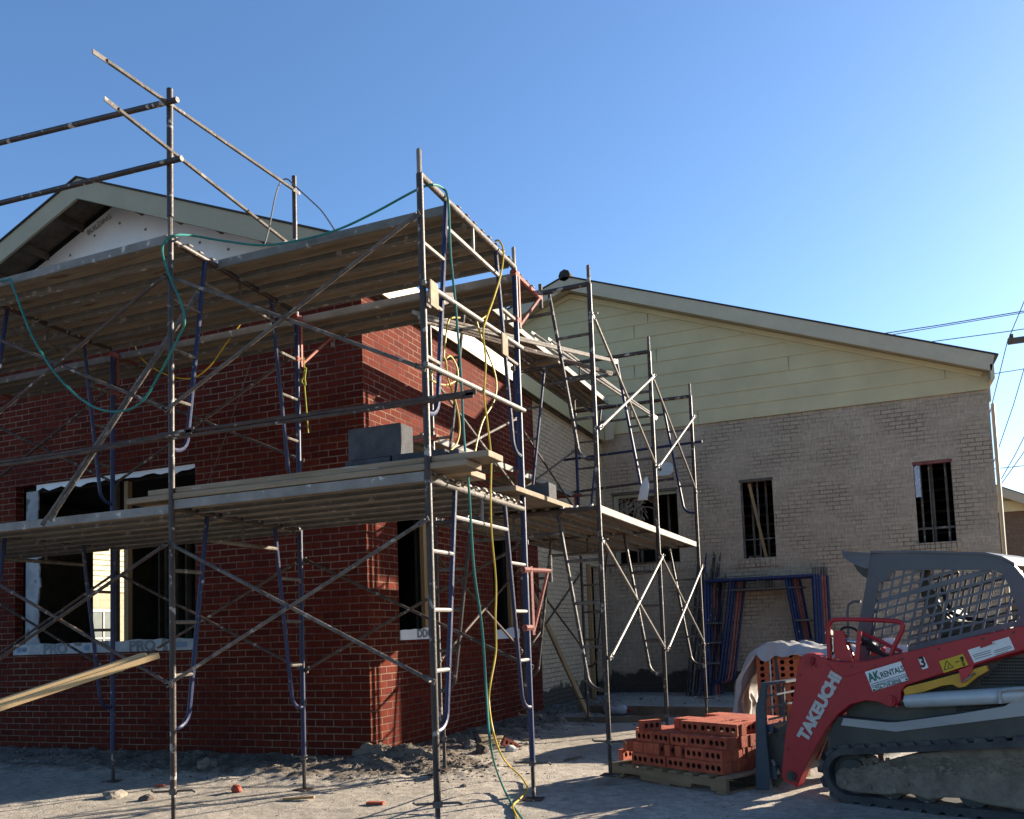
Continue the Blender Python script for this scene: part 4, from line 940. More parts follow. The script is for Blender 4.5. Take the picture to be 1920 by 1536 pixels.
rock(gp(958, 1410, .03), .07, PIPEW, 'white lump of mortar beside the fallen brick', seed=6)
rock(gp(1052, 1352, .03), .09, STONE, 'round pale stone by the old leaning stud', seed=7)
mb = MB(); p = gp(916, 1398); mb.add([(p.x-.2, p.y+.16, p.z+.10), (p.x+.1, p.y+.2, p.z+.08), (p.x+.2, p.y-.2, p.z+.02), (p.x+.05, p.y-.22, p.z+.02)]+[(p.x-.2, p.y+.16, p.z+.085), (p.x+.1, p.y+.2, p.z+.065), (p.x+.2, p.y-.2, p.z+.005), (p.x+.05, p.y-.22, p.z+.005)], [(0, 3, 2, 1), (4, 5, 6, 7), (0, 1, 5, 4), (1, 2, 6, 5), (2, 3, 7, 6), (3, 0, 4, 7)])
tag(mb.build('cardboard_sheet', CARD), 'tan flat board scrap lying on the rubble behind the hoses', 'cardboard')
mb = MB(); p = gp(703, 1509); mb.bar((p.x-.07, p.y, p.z+.012), (p.x+.07, p.y+.02, p.z+.012), .05, .02); tag(mb.build('brick_chip', PBRICK), 'thin red brick chip on the sunny ground', 'brick chip')
jug = thing('plastic_jug', 'crushed clear plastic jug on the ground behind the tall side post', 'jug', gp(1155, 1342))
mb = MB(); mb.tube([(-.18, 0, .08), (-.14, .01, .085), (.0, .0, .075), (.12, .02, .085), (.17, .02, .08)], [.05, .075, .06, .08, .05], 10); mb.build('body', mat('cloudy_plastic', (.42, .44, .46), .25, var=.2, bump=.4, bscale=20), jug, smooth=True)
mb = MB(); mb.tube([(.17, .02, .08), (.22, .02, .08)], .025, 8); mb.build('cap', INKR, jug, smooth=True)

random.seed(31)
for k_, (x, y, m_, lab) in enumerate(((300, 1476, PBRICK, 'small red brick chip in the shade left of the tallest post'), (560, 1500, STUD, 'short wood offcut lying near the leg left of the red corner'), (1075, 1425, STUDD, 'dark wood splinter on the gravel behind the cord post'), (870, 1475, STONE, 'little pale mortar lump between the two front posts'), (1190, 1360, STONE, 'pale mortar lump near the crushed jug'), (1060, 1500, STONE, 'tiny pale stone on the blue shaded concrete'), (660, 1462, STONE, 'light rubble lump below the red corner'))):
    p = gp(x, y)
    if m_ in (STUD, STUDD, PBRICK):
        mb = MB(); a_ = random.uniform(0, 3); L_ = .05 if m_ is PBRICK else .13; dd = Vector((math.cos(a_), math.sin(a_), .04))*L_; mb.bar(p+Vector((0, 0, .014))-dd, p+Vector((0, 0, .014))+dd, .03, .02); tag(mb.build('brick_chip' if m_ is PBRICK else 'wood_offcut', m_, bevel=.003), lab, 'debris')
    else: rock(p, random.uniform(.025, .045), m_, lab, seed=20+k_)
# gravel / rubble
random.seed(3)
bm = bmesh.new(); bmesh.ops.create_icosphere(bm, subdivisions=1, radius=1); bv = [v.co.copy() for v in bm.verts]; bf = [tuple(v.index for v in f.verts) for f in bm.faces]; bm.free()
mb = MB()
def scatter(n, fx, smin, smax):
    for _ in range(n):
        x, y = fx(); s = random.uniform(smin, smax)*random.uniform(.5, 1)
        z = gh(x, y); a = random.random()*6.28; ca, sa = math.cos(a), math.sin(a); fl = random.uniform(.35, .8); el = random.uniform(.6, 1)
        vs = []
        for v in bv:
            q = v*s*(1+random.uniform(-.25, .25)); q = Vector((q.x, q.y*el, q.z*fl)); vs.append((x+q.x*ca-q.y*sa, y+q.x*sa+q.y*ca, z+q.z*.9))
        mb.mi = random.choice((0, 1, 1)); mb.add(vs, bf)
scatter(1900, lambda: (random.uniform(-6, 1.3), -abs(random.gauss(0, .5))-.02), .006, .024)
scatter(900, lambda: (random.gauss(.75, .45), random.gauss(-.3, .35)), .006, .024)
scatter(900, lambda: (abs(random.gauss(0, .6))+.02, random.uniform(0, 7.5)), .006, .028)
scatter(1600, lambda: (random.uniform(-3, 4), random.uniform(-4.2, 1)), .004, .011)
scatter(300, lambda: (random.uniform(0, 6), random.uniform(4, 9)), .01, .04)
tag(mb.build('rubble', [STONE, STONED]), 'loose gravel and mortar crumbs strewn along the foot of the walls', 'rubble', kind='stuff')

# ------------------------------------------------------------------ pallet and bricks
pang = math.radians(-31.6)
pa = onz(1147, 1457); pb = onz(1362, 1491); pang = math.atan2(pb.y-pa.y, pb.x-pa.x); PL = (pb-pa).length
PW = 1.12
pal = thing('wooden_pallet', 'wooden pallet under the loose red bricks', 'pallet', (pa.x, pa.y, 0), pang)
for i, y in enumerate((.02, PW/2, PW-.02)):
    for j in range(1):
        mb = MB(); mb.box((0, y-.02, .0), (PL, y+.02, .017)); 
    mb = MB()
    # notched stringer
    mb.prism([(0, .018), (.14, .018), (.16, .05), (.34, .05), (.36, .018), (PL-.36, .018), (PL-.34, .05), (PL-.16, .05), (PL-.14, .018), (PL, .018), (PL, .108), (0, .108)], y-.02, y+.02); mb.build('stringer', PALLET, pal)
for x in (.0, .5*PL-.05, PL-.10):
    mb = MB(); mb.box((x, 0, 0), (x+.10, PW, .0165)); mb.build('bottom_board', PALLET, pal)
for k in range(8):
    x = k*(PL-.095)/7; mb = MB(); mb.box((x, -.005+random.uniform(-.008, .008), .110), (x+.098, PW+.005, .126)); mb.build('top_board', PALLET, pal)
BL, BH, BT = .196, .092, .058
def brick_mesh(name, holes=3, m=PBRICK, L_=BL, H_=BH, T_=BT, hr=.0195):
    """brick on edge: the cored bed face looks along -y. centre of base at origin; length x, height z, thickness y"""
    mb = MB(); hs = [(L_*(k-(holes-1)/2)*.29*(3/holes if holes == 2 else 1)) for k in range(holes)]
    for sgn in (-1, 1):
        y = sgn*T_/2; xs_ = [-L_/2]; 
        cz = H_/2
        xe = [-L_/2]+[(hs[i]+hs[i+1])/2 for i in range(holes-1)]+[L_/2]
        for i in range(holes):
            n = 12; rx = hr*(1.0 if holes == 3 else 1.15); rz_ = hr*1.15
            inner = [(hs[i]+rx*math.cos(2*PI*k/n+PI/4), cz+rz_*math.sin(2*PI*k/n+PI/4)) for k in range(n)]
            a, b_ = xe[i], xe[i+1]; outer = [(b_, H_), (a, H_), (a, 0), (b_, 0)]
            # fan: corners at angles 45,135,225,315 -> inner idx 0,3,6,9
            vs = [(x, y, z) for x, z in inner]+[(x, y, z) for x, z in outer]
            fs = []
            for c in range(4):
                for k in range(3): fs.append((n+c, (c*3+k) % n, (c*3+k+1) % n))
                fs.append((n+c, (c*3+3) % n, n+(c+1) % 4))
            if sgn == 1: fs = [f[::-1] for f in fs]
            mb.mi = 0; mb.add(vs, fs)
            if sgn == -1:
                mb.mi = 1; mb.add([(x, -T_/2, z) for x, z in inner]+[(x, T_/2, z) for x, z in inner], [(k, (k+1) % n, n+(k+1) % n, n+k) for k in range(n)])
    mb.mi = 0
    x0, x1 = -L_/2, L_/2; y0, y1 = -T_/2, T_/2
    mb.add([(x0, y0, 0), (x1, y0, 0), (x1, y1, 0), (x0, y1, 0), (x0, y0, H_), (x1, y0, H_), (x1, y1, H_), (x0, y1, H_)], [(0, 3, 2, 1), (4, 5, 6, 7), (1, 2, 6, 5), (3, 0, 4, 7)])
    me = bpy.data.meshes.new(name); me.from_pydata(mb.v, [], mb.f); me.materials.append(m); me.materials.append(DARKHOLE)
    for p_, mi in zip(me.polygons, mb.m): p_.material_index = mi
    me.update(); return me
BM = brick_mesh('loose_brick')
R2 = Matrix.Rotation(pang, 3, 'Z')
def place_brick(lx, ly, lz, rz, label, grp, me=BM, org=pa, R=R2, ang=None, name='loose_brick'):
    q = R @ Vector((lx, ly, 0)); o = bpy.data.objects.new(name, me); COL.objects.link(o)
    o.location = (org.x+q.x, org.y+q.y, lz); o.rotation_euler = (0, 0, (pang if ang is None else ang)+rz)
    return tag(o, label, 'brick', grp)
random.seed(21)
gpal = 'loose cored bricks piled on the pallet'
lab_in = 'cored red brick of the rough pallet pile, {} course up'
zc = .1265; cnt = 0
CN = ['first', 'second', 'third', 'fourth']
# stepped pile: each course is a patch of the pallet; 'e' rows show bed faces (cores), 'h' rows show headers
x1 = PL-.10
for c in range(4):
    xl = (.02, .04, .16, .38)[c]; yf = (.10, .12, .16, .30)[c]; yb = PW-.05
    j = 0; y = yf
    while y+BT < yb:
        near = j < (2, 2, 5, 30)[c]
        if c in (1,) and j < 2 or (c == 3 and j % 7 in (2, 3, 4)):
            # bricks turned: thickness along x
            if j == 0 or (c == 3 and j % 7 == 2):
                nb_ = int((x1-xl-.42*(c == 1))/(BT+.003)); 
                for i in range(nb_):
                    if random.random() < .04: continue
                    place_brick(xl+BT/2+i*(BT+.003), y+BL/2, zc, PI/2+random.uniform(-.03, .03), lab_in.format(CN[c]), gpal); cnt += 1
                if c == 1:
                    for i in range(2):
                        for kk in range(3): place_brick(x1-.31+i*(BL+.004), y+BT/2+kk*(BT+.003)+random.uniform(-.004, .004), zc, random.uniform(-.03, .03), lab_in.format(CN[c]), gpal); cnt += 1
            y += BT+.003; j += 1; continue
        nbk = int((x1-xl)/(BL+.003))
        for i in range(nbk):
            edge = (i == nbk-1) or (i == 0)
            last = y+2*BT > yb
            if not (near or edge or last): continue
            xx = x1-BL/2-i*(BL+.004)
            place_brick(xx+random.uniform(-.006, .006), y+BT/2+random.uniform(-.004, .004), zc, random.uniform(-.035, .035), lab_in.format(CN[c]), gpal); cnt += 1
        y += BT+.003; j += 1
    zc += BH+.002
# a few askew bricks
for (lx, ly, lz, rz) in ((.12, .35, .1265+2*.094, .5), (.14, .55, .1265+2*.094, .1), (.30, .20, .1265+3*.094, 1.35), (x1+.0, .62, .1265+.0, 1.5)):
    place_brick(lx, ly, lz, rz, 'red brick lying askew on the pallet pile', gpal)
place_brick(-.04, .25, .1265, PI/2+.1, 'red brick standing at the left end of the pallet pile', gpal)
# fallen brick near wall
p = gp(952, 1402); o = bpy.data.objects.new('loose_brick', BM); COL.objects.link(o); o.location = (p.x, p.y, p.z-.01); o.rotation_euler = (0, .5, .9); tag(o, 'single cored brick fallen on the rubble by the red side wall', 'brick')

# wrapped stack behind
wo = onz(1421, 1424); WL_ = 1.0
stang = math.radians(-8)
SB = brick_mesh('stacked_brick', 2, PBRICK2, .238, .0, .07, .023) if 0 else None
Rw = Matrix.Rotation(stang, 3, 'Z')
# stack stands so its cored faces look at the camera; 5 wide, 12 high
wy = onz(1424, 1374)
SN = 11; PH = (ony(1424, 1224, wy.y).z-.109)/SN; SB = brick_mesh('stacked_brick', 2, PBRICK2, .238, PH-.002, .07, .024)
gst = 'orange bricks in the strapped stack'
pal2 = thing('wooden_pallet', 'pallet under the strapped orange brick stack behind the fork', 'pallet', (wy.x, wy.y, 0), stang)
for k in range(6): mb = MB(); mb.box((k*.2, 0, .09), (k*.2+.11, 1, .108)); mb.build('top_board', PALLET, pal2)
for y in (.04, .5, .94): mb = MB(); mb.box((0, y-.02, 0), (1.12, y+.02, .089)); mb.build('stringer', PALLET, pal2)
for r_ in range(SN):
    for c_ in range(5):
        q = Rw @ Vector((.124+c_*.2405, .05, 0))
        o = bpy.data.objects.new('stacked_brick', SB); COL.objects.link(o); o.location = (wy.x+q.x, wy.y+q.y, .109+r_*PH); o.rotation_euler = (0, 0, stang+random.uniform(-.01, .01))
        tag(o, 'orange cored brick in the strapped stack face, {} row up'.format(['first', 'second', 'third', 'fourth', 'fifth', 'sixth', 'seventh', 'eighth', 'ninth', 'tenth', 'eleventh'][r_]), 'brick', gst)
    for k_ in range(14):
        for side in (0, 1):
            if side == 0 and k_ > 13: continue
            q = Rw @ Vector(((.124 if side == 0 else .124+4*.2405), .122+k_*.0705, 0))
            o = bpy.data.objects.new('stacked_brick', SB); COL.objects.link(o); o.location = (wy.x+q.x, wy.y+q.y, .109+r_*PH); o.rotation_euler = (0, 0, stang)
            tag(o, 'orange brick in the {} side of the strapped stack under the sheet'.format('left' if side == 0 else 'right'), 'brick', gst) if k_ < 3 else COL.objects.unlink(o)
top = .109+SN*PH
# hidden core of the stack is the wrapped inner bundle
mb = MB(); mb.box((.01, .34, .109), (1.20, .98, top-.004), None)
mb.v = [tuple((Rw @ Vector((v[0], v[1], 0)))+Vector((wy.x, wy.y, v[2]))) for v in mb.v]
tag(mb.build('brick_bundle', PBRICK2), 'rear of the strapped orange brick stack hidden under the sheet', 'bricks')
for x, m_, w_ in ((.17, STRAP, .02), (.55, STRAP, .02), (.95, STRAP, .02), (.24, STRAPD, .045)):
    mb = MB(); lean = .03 if m_ is STRAPD else 0
    for (a, b_) in (((x, -.003 if m_ is STRAP else .008, top), (x+lean, .0, .10)),):
        A = Rw @ Vector((a[0], a[1]+.012, 0)); B = Rw @ Vector((b_[0], b_[1]+.012, 0))
        mb.bar((wy.x+A.x, wy.y+A.y-.004, a[2]+.004), (wy.x+B.x, wy.y+B.y-.004, b_[2]), w_, .003, (0, 1, 0))
    tag(mb.build('strap', m_), {0.17: 'left white strap down the orange bricks', 0.55: 'middle white strap down the orange bricks', .95: 'right white strap down the orange bricks', .24: 'wide dark strap down the orange bricks'}[x], 'strap')
# plastic sheet: draped cloth grid
mb = MB(); nu, nv = 46, 22; random.seed(4)
for j in range(nv+1):
    for i in range(nu+1):
        u = i/nu; v = j/nv
        X = -.46+u*1.7; Y = -.12+v*1.15
        n_ = noise.noise(Vector((u*6, v*5, 1))); n5 = noise.noise(Vector((u*17, v*11, 4)))
        Z = top+.03+.09*abs(n_)+.03*n5
        if X < .02:
            t = (.02-X)/.48; n7 = noise.noise(Vector((v*4, t*3, 9))); Z = top+.05-t*1.02-.05*n_+.05*n5; X = .02-.25*math.sin(min(1, t*1.1)*PI*.66)-.04*t+.07*n_+.05*n5+.08*n7; Y += .06*n7
        if Y < 0: 
            Z -= .07+.12*abs(noise.noise(Vector((u*7, 0, 7)))); Y = -.04+.03*n5
        else: Z += .07*math.exp(-((u-.42)/.12)**2)*(1-v*.4)
        q = Rw @ Vector((X, Y, 0)); mb.v.append((wy.x+q.x, wy.y+q.y, Z))
mb.f = [(j*(nu+1)+i, j*(nu+1)+i+1, (j+1)*(nu+1)+i+1, (j+1)*(nu+1)+i) for j in range(nv) for i in range(nu)]; mb.m = [0]*len(mb.f)
o = mb.build('plastic_sheet', SHEET, smooth=True); tag(o, 'white plastic sheet draped over the orange brick stack and hanging at its left', 'plastic sheet')
md = o.modifiers.new('solid', 'SOLIDIFY'); md.thickness = .003

# ------------------------------------------------------------------ compact track loader
LP0 = Vector((4.58, -1.10, 0)); LA = math.atan2(-.386, .923)
U = Vector((math.cos(LA), math.sin(LA), 0)); V = Vector((-math.sin(LA), math.cos(LA), 0))
def L2(x, y, v=0.):
    d = ray(x, y); P = LP0+V*v; dd = Vector(d); t = (P-Vector(CAM)).dot(V)/dd.dot(V); Q = Vector(CAM)+dd*t; return ((Q-LP0).dot(U), Q.z)
def LPn(pts, v=0.): return [L2(x, y, v) for x, y in pts]
ldr = thing('track_loader', 'red and grey compact track loader with its forks in the brick pallet', 'loader', LP0, LA)
# arms
armpx = [(1513, 1225), (1526, 1225), (1553, 1238), (1588, 1242), (1628, 1239), (1685, 1226), (1800, 1199), (1920, 1173), (2080, 1136), (2110, 1150), (2110, 1185), (1920, 1218), (1823, 1249), (1800, 1253), (1697, 1286), (1689, 1298), (1688, 1315), (1677, 1325), (1665, 1325), (1645, 1316), (1622, 1314), (1593, 1322), (1570, 1341), (1548, 1370), (1530, 1401), (1507, 1445), (1493, 1477), (1481, 1469), (1471, 1466), (1465, 1457), (1466, 1442), (1473, 1372), (1484, 1323), (1494, 1260), (1500, 1235), (1506, 1228)]
armp = LPn(armpx)
arm = None
for v0, nm in ((0., 'near'), (1.22, 'far')):
    mb = MB(); mb.prism(armp, v0, v0+.11); o = mb.build('lift_arm', LRED, ldr, bevel=.006)
    if v0 == 0: arm = o
# welded plate line and pins on near arm
mb = MB(); pl_ = LPn([(1550, 1243), (1573, 1268), (1590, 1268), (1650, 1250), (1690, 1236)]); mb.tube([(s, -.002, z) for s, z in pl_], .003, 6); mb.build('weld_seam', LRED, arm, smooth=True)
for (x, y, r_) in ((1519, 1240, .034), (1671, 1314, .036), (1485, 1455, .036)):
    s, z = L2(x, y); mb = MB(); mb.tube([(s, -.022, z), (s, .0, z)], r_, 18); mb.tube([(s, -.034, z), (s, -.02, z)], r_*.62, 18)
    mb.tube([(s+r_*1.1, -.012, z-r_*1.0), (s+r_*1.1, .0, z-r_*1.0)], .009, 8); mb.build('pivot_pin', LRED if y != 1455 else LBODY, arm, smooth=True)
# decals
def sticker(quad, m, v=-.004, th=.003, name='sticker'):
    mb = MB(); mb.prism(LPn(quad), v, v+th); return mb.build(name, m, arm)
def dirof(p, q): a = L2(*p); b_ = L2(*q); d_ = Vector((b_[0]-a[0], 0, b_[1]-a[1])); return d_
def ltext(s, px, q, size, m, par=None, sx=1., bold=.0, shear=0, v=-.0055, spacing=1.):
    a = L2(*px); xd = dirof(px, q).normalized(); yd = Vector((0, -1, 0)).cross(xd); 
    return text(s, size, tm((a[0], v, a[1]), xd, yd), m, par or arm, 'lettering', .0006, bold, sx, spacing)
st = sticker([(1622, 1260), (1689, 1240), (1704, 1275), (1637, 1297)], STICKW)
ltext('AK', (1631.5, 1279), (1652, 1272.6), .086, INKG, st, .72, .003)
ltext('RENTALS', (1653.5, 1271.5), (1697, 1258), .056, INKD, st, .74, .001)
sticker([(1633.5, 1283), (1698.5, 1263), (1699, 1264), (1634, 1284)], INKD, -.0055, .001)
ltext('EQUIPMENT RENTALS & SALES', (1636, 1290), (1700, 1270), .0235, INKD, st, .82)
sticker([(1636.5, 1293), (1641, 1291.5), (1642.5, 1295), (1638, 1296.5)], INKG, -.0055, .001)
sticker([(1697.5, 1273), (1702, 1271.5), (1703.5, 1274.5), (1699, 1276)], INKG, -.0055, .001)
ltext('256-734-0038', (1643.5, 1295), (1698, 1277), .034, INKD, st, .98, .0005)
s3 = sticker([(1722, 1235), (1733, 1232), (1741, 1252), (1730, 1255.5)], STICKW); ltext('3', (1727.5, 1251.5), (1738, 1249), .098, INKK, s3, .8, .003)
s4 = sticker([(1761, 1240), (1806, 1226), (1816, 1247), (1770, 1262)], STICKY)
tri = [(1771, 1256), (1775, 1239), (1788, 1251)]
mb = MB()
tp_ = LPn(tri)
for i in range(3):
    a, b_ = tp_[i], tp_[(i+1) % 3]; mb.bar((a[0], -.005, a[1]), (b_[0], -.005, b_[1]), .003, .004, (0, 1, 0))
a_, b2_ = L2(1778, 1252), L2(1780, 1246); mb.bar((a_[0], -.005, a_[1]), (b2_[0], -.005, b2_[1]), .003, .006, (0, 1, 0))
s_, z_ = L2(1804, 1234); mb.tube([(s_, -.0056, z_), (s_, -.004, z_)], .011, 12)
a_, b2_ = L2(1804.5, 1236), L2(1807, 1243); mb.bar((a_[0], -.005, a_[1]), (b2_[0], -.005, b2_[1]), .003, .020, (0, 1, 0))
a_, b2_ = L2(1801, 1239), L2(1808, 1237); mb.bar((a_[0], -.005, a_[1]), (b2_[0], -.005, b2_[1]), .003, .006, (0, 1, 0))
for x0_, x1_ in ((1805.3, 1807.3), (1808.2, 1810)):
    a_, b2_ = L2(x0_, 1243), L2(x1_, 1248.5); mb.bar((a_[0], -.005, a_[1]), (b2_[0], -.005, b2_[1]), .003, .008, (0, 1, 0))
for x_ in (1793.5, 1797): s_, z_ = L2(x_, 1241.5-(x_-1793.5)*.3); mb.tube([(s_, -.0056, z_), (s_, -.004, z_)], .005, 8)
mb.build('symbol', INKK, s4)
s5 = sticker([(1815, 1219), (1837, 1212), (1839, 1216), (1860, 1208), (1862, 1203), (1892, 1194), (1903, 1218), (1827, 1243)], STICKW)
mb = MB()
for (x0_, y0_, x1_, y1_) in ((1824, 1229, 1858, 1219), (1826, 1232, 1858, 1223), (1828, 1236, 1860, 1227), (1864, 1221, 1896, 1211), (1865, 1224, 1898, 1214), (1867, 1228, 1890, 1221)):
    a_, b2_ = L2(x0_, y0_), L2(x1_, y1_); mb.bar((a_[0], -.005, a_[1]), (b2_[0], -.005, b2_[1]), .003, .0035, (0, 1, 0))
mb.build('fine_print', GREYP, s5)
mb = MB(); a_, b2_ = L2(1844, 1212.5), L2(1866, 1206); mb.bar((a_[0], -.005, a_[1]), (b2_[0], -.005, b2_[1]), .003, .012, (0, 1, 0)); mb.build('red_band', INKR, s5)
ltext('TAKEUCHI', (1513, 1391), (1577, 1271), .118, INKS, arm, 1.0, .0075, spacing=1.0)

# yellow lock bar and cylinder
mb = MB(); mb.prism(LPn([(1692, 1294), (1699, 1288), (1744, 1277), (1798, 1262), (1847, 1248), (1851, 1258), (1830, 1270), (1808, 1288), (1796, 1290), (1785, 1284), (1766, 1286), (1729, 1298), (1695, 1304)]), .012, .05); mb.build('arm_lock_bar', YPART, ldr, bevel=.003)
mb = MB(); mb.prism(LPn([(1798, 1256), (1826, 1247), (1822, 1258), (1809, 1279), (1803, 1281)]), -.004, .010); mb.build('lock_bracket', LRED, ldr)
a_, b2_ = L2(1806, 1279), L2(1829, 1262); mb = MB(); mb.tube([(a_[0], -.008, a_[1]), (b2_[0], -.008, b2_[1])], .006, 8); mb.build('lock_pin', GALV, ldr)
a_, b2_ = L2(1699, 1313.5, .05), L2(1908, 1303, .05); mb = MB(); mb.tube([(a_[0], .05, a_[1]), (a_[0]+.03, .05, a_[1]), (b2_[0], .05, b2_[1]), (b2_[0]+.05, .05, b2_[1]+.01)], [.047, .052, .052, .03], 18); mb.build('lift_cylinder', CYL, ldr, smooth=True)
c_ = L2(1680, 1314, .05); mb = MB(); mb.tube([(c_[0], .05, c_[1]), (a_[0], .05, a_[1])], .02, 12); mb.build('cylinder_rod', CHROME, ldr, smooth=True)
hp_ = [L2(x, y, .04) for x, y in ((1880, 1318), (1878, 1300), (1886, 1293), (1920, 1290), (1950, 1292))]
mb = MB(); mb.tube(smoothpath([(s, -.005, z) for s, z in hp_]), .013, 8); mb.build('cylinder_pipe', CYL, ldr, smooth=True)
# body
S_END = 2.35
def ez(px, v=0.): return L2(*px, v)
wst = LPn([(1579, 1347), (1660, 1355), (1678, 1355), (1791, 1340), (1881, 1325), (1909, 1309), (1920, 1296), (2060, 1225), (2060, 1322), (1920, 1343), (1678, 1373), (1574, 1361)])
mb = MB(); mb.prism(wst, .018, .06); mb.build('white_fender_stripe', LWHITE, ldr, bevel=.004)
mb = MB(); mb.prism(LPn([(1548, 1419), (1548, 1382), (1565, 1343), (1580, 1346), (1660, 1354), (1678, 1354), (1791, 1339), (1881, 1324), (1909, 1308), (2060, 1225), (2100, 1360), (1920, 1383), (1560, 1416)]), .03, .42); mb.build('track_fender', LBODY, ldr, bevel=.006)
mb = MB(); mb.prism(LPn([(1583, 1322), (1600, 1310), (1640, 1300), (1920, 1225), (2080, 1200), (2080, 1345), (1678, 1356), (1590, 1350)], .12), .12, 1.25); mb.build('body', LBODY, ldr, bevel=.01)
# louvre / perforated grille: dots pattern raised slats
mb = MB()
for iy in range(9):
    for ix in range(22):
        px_ = 1842+ix*5.2; py_ = 1283-iy*6.0
        lim = 1860+ (iy*6.2)*0 
        if px_ > 1925+20 or px_ < 1836+iy*5.5: continue
        s, z = L2(px_, py_, .118); mb.box((s-.006, .114, z-.006), (s+.006, .119, z+.006))
mb.build('vent_grille', INKK, ldr); mb = MB()
for iy in range(4):
    for ix in range(30):
        px_ = 1795+ix*4.6; py_ = 1333-iy*4.2-ix*.45
        s, z = L2(px_, py_, .118); mb.box((s-.005, .114, z-.005), (s+.005, .119, z+.005))
mb.build('vent_grille', INKK, ldr)
# cab
VC = .32; VF = 1.05
outer = [(1633, 1038), (1740, 1038), (1849, 1041), (1879, 1048), (1902, 1061), (1920, 1082), (1936, 1112), (1948, 1160), (1950, 1215), (1600, 1250), (1609, 1176), (1622, 1105)]
hole = [(1671, 1070), (1760, 1068), (1860, 1069), (1879, 1076), (1890, 1095), (1907, 1140), (1913, 1158), (1900, 1176), (1905, 1205), (1626, 1230), (1634, 1180), (1648, 1093), (1662, 1090)]
def ringpanel(outer_px, hole_px, v0, v1, m, name):
    """flat panel with an opening: bridge outer and inner outlines"""
    O = LPn(outer_px, v0); Hh = LPn(hole_px, v0)
    bm = bmesh.new()
    vo = [bm.verts.new((s, v0, z)) for s, z in O]; vh = [bm.verts.new((s, v0, z)) for s, z in Hh]
    eo = [bm.edges.new((vo[i], vo[(i+1) % len(vo)])) for i in range(len(vo))]; eh = [bm.edges.new((vh[i], vh[(i+1) % len(vh)])) for i in range(len(vh))]
    bmesh.ops.triangle_fill(bm, use_beauty=True, use_dissolve=False, edges=eo+eh)
    hp2 = Hh
    def inside(x, z):
        c = False; n = len(hp2)
        for i in range(n):
            a, b_ = hp2[i], hp2[(i+1) % n]
            if (a[1] > z) != (b_[1] > z) and x < (b_[0]-a[0])*(z-a[1])/(b_[1]-a[1])+a[0]: c = not c
        return c
    dl = [f for f in bm.faces if inside(f.calc_center_median().x, f.calc_center_median().z)]
    bmesh.ops.delete(bm, geom=dl, context='FACES_ONLY')
    ex = bmesh.ops.extrude_face_region(bm, geom=list(bm.faces)); 
    for g_ in ex['geom']:
        if isinstance(g_, bmesh.types.BMVert): g_.co.y = v1
    bmesh.ops.recalc_face_normals(bm, faces=bm.faces)
    me = bpy.data.meshes.new(name); bm.to_mesh(me); bm.free(); me.materials.append(m)
    o = bpy.data.objects.new(name, me); COL.objects.link(o); o.parent = cab_p; return o, Hh, inside
cab_p = ldr
cab_near, HN, insN = ringpanel(outer, hole, VC, VC+.05, LGREY, 'cab')
cab_p = cab_near
sec, _, _ = ringpanel(outer, hole, VF, VF+.05, LGREY, 'cab_side_frame')
def grille(v, name, m):
    mb = MB(); s0_ = min(p[0] for p in HN)-.1; s1_ = max(p[0] for p in HN)+.1
    def clip(p, q):
        segs = []; run = None; n = 160
        for i in range(n+1):
            t = i/n; x = p[0]+(q[0]-p[0])*t; z = p[1]+(q[1]-p[1])*t
            if insN(x, z):
                if run is None: run = (x, z)
                last = (x, z)
            elif run is not None: segs.append((run, last)); run = None
        if run is not None: segs.append((run, last))
        return segs
    th = math.radians(13); c_, s_ = math.cos(th), math.sin(th)
    for k in range(-14, 28):
        z0_ = .6+k*.066
        for (a, b_) in clip((s0_, z0_), (s0_+3*c_, z0_+3*s_)): mb.bar((a[0]-.01*c_, v, a[1]-.01*s_), (b_[0]+.01*c_, v, b_[1]+.01*s_), .017 if k % 6 else .034, .008, (0, 1, 0))
    for k in range(-6, 34):
        x0_ = s0_-.1+k*.068
        for (a, b_) in clip((x0_+.30, .9), (x0_+.62, 2.1)): mb.bar((a[0], v+.002, a[1]), (b_[0], v+.002, b_[1]), .015, .008, (0, 1, 0))
    return mb.build(name, m, cab_near)
grille(VC+.025, 'window_grille', LGREY); grille(VF+.025, 'window_grille', LGREY)
rp = LPn([(1633, 1037), (1740, 1037), (1849, 1040), (1879, 1047), (1903, 1060), (1921, 1081), (1937, 1112), (1949, 1160)], VC)
mb = MB()
for a, b_ in zip(rp[:4], rp[1:5]):
    mb.add([(a[0], VC-.01, a[1]), (b_[0], VC-.01, b_[1]), (b_[0], VF+.06, b_[1]), (a[0], VF+.06, a[1]), (a[0], VC-.01, a[1]+.016), (b_[0], VC-.01, b_[1]+.016), (b_[0], VF+.06, b_[1]+.016), (a[0], VF+.06, a[1]+.016)], [(0, 1, 2, 3), (4, 7, 6, 5), (0, 4, 5, 1), (3, 2, 6, 7), (0, 3, 7, 4), (1, 5, 6, 2)])
mb.build('cab_roof', LGREY, cab_near)
vp = LPn([(1579, 1034), (1634, 1038), (1630, 1066), (1622, 1066), (1599, 1057), (1580, 1045)], VC)
mb = MB(); mb.prism(vp, VC, VC+.02); mb.prism(vp, VF, VF+.02); mb.prism(LPn([(1579, 1033), (1634, 1037), (1634, 1041), (1579, 1037)], VC), VC-.01, VF+.05); mb.build('visor', LGREY, cab_near)
mb = MB(); mb.prism(LPn([(1599, 1057), (1631, 1066), (1626, 1085), (1616, 1080), (1606, 1070)], VC), VC+.01, VC+.05); mb.build('work_light', LBODY, cab_near)
hb = LPn([(1591, 1195), (1589, 1150), (1591, 1134), (1600, 1128), (1614, 1128)], VC+.3); mb = MB(); mb.tube([(s, VC+.3, z) for s, z in hb], .011, 8); mb.build('grab_handle', LGREY, cab_near, smooth=True)
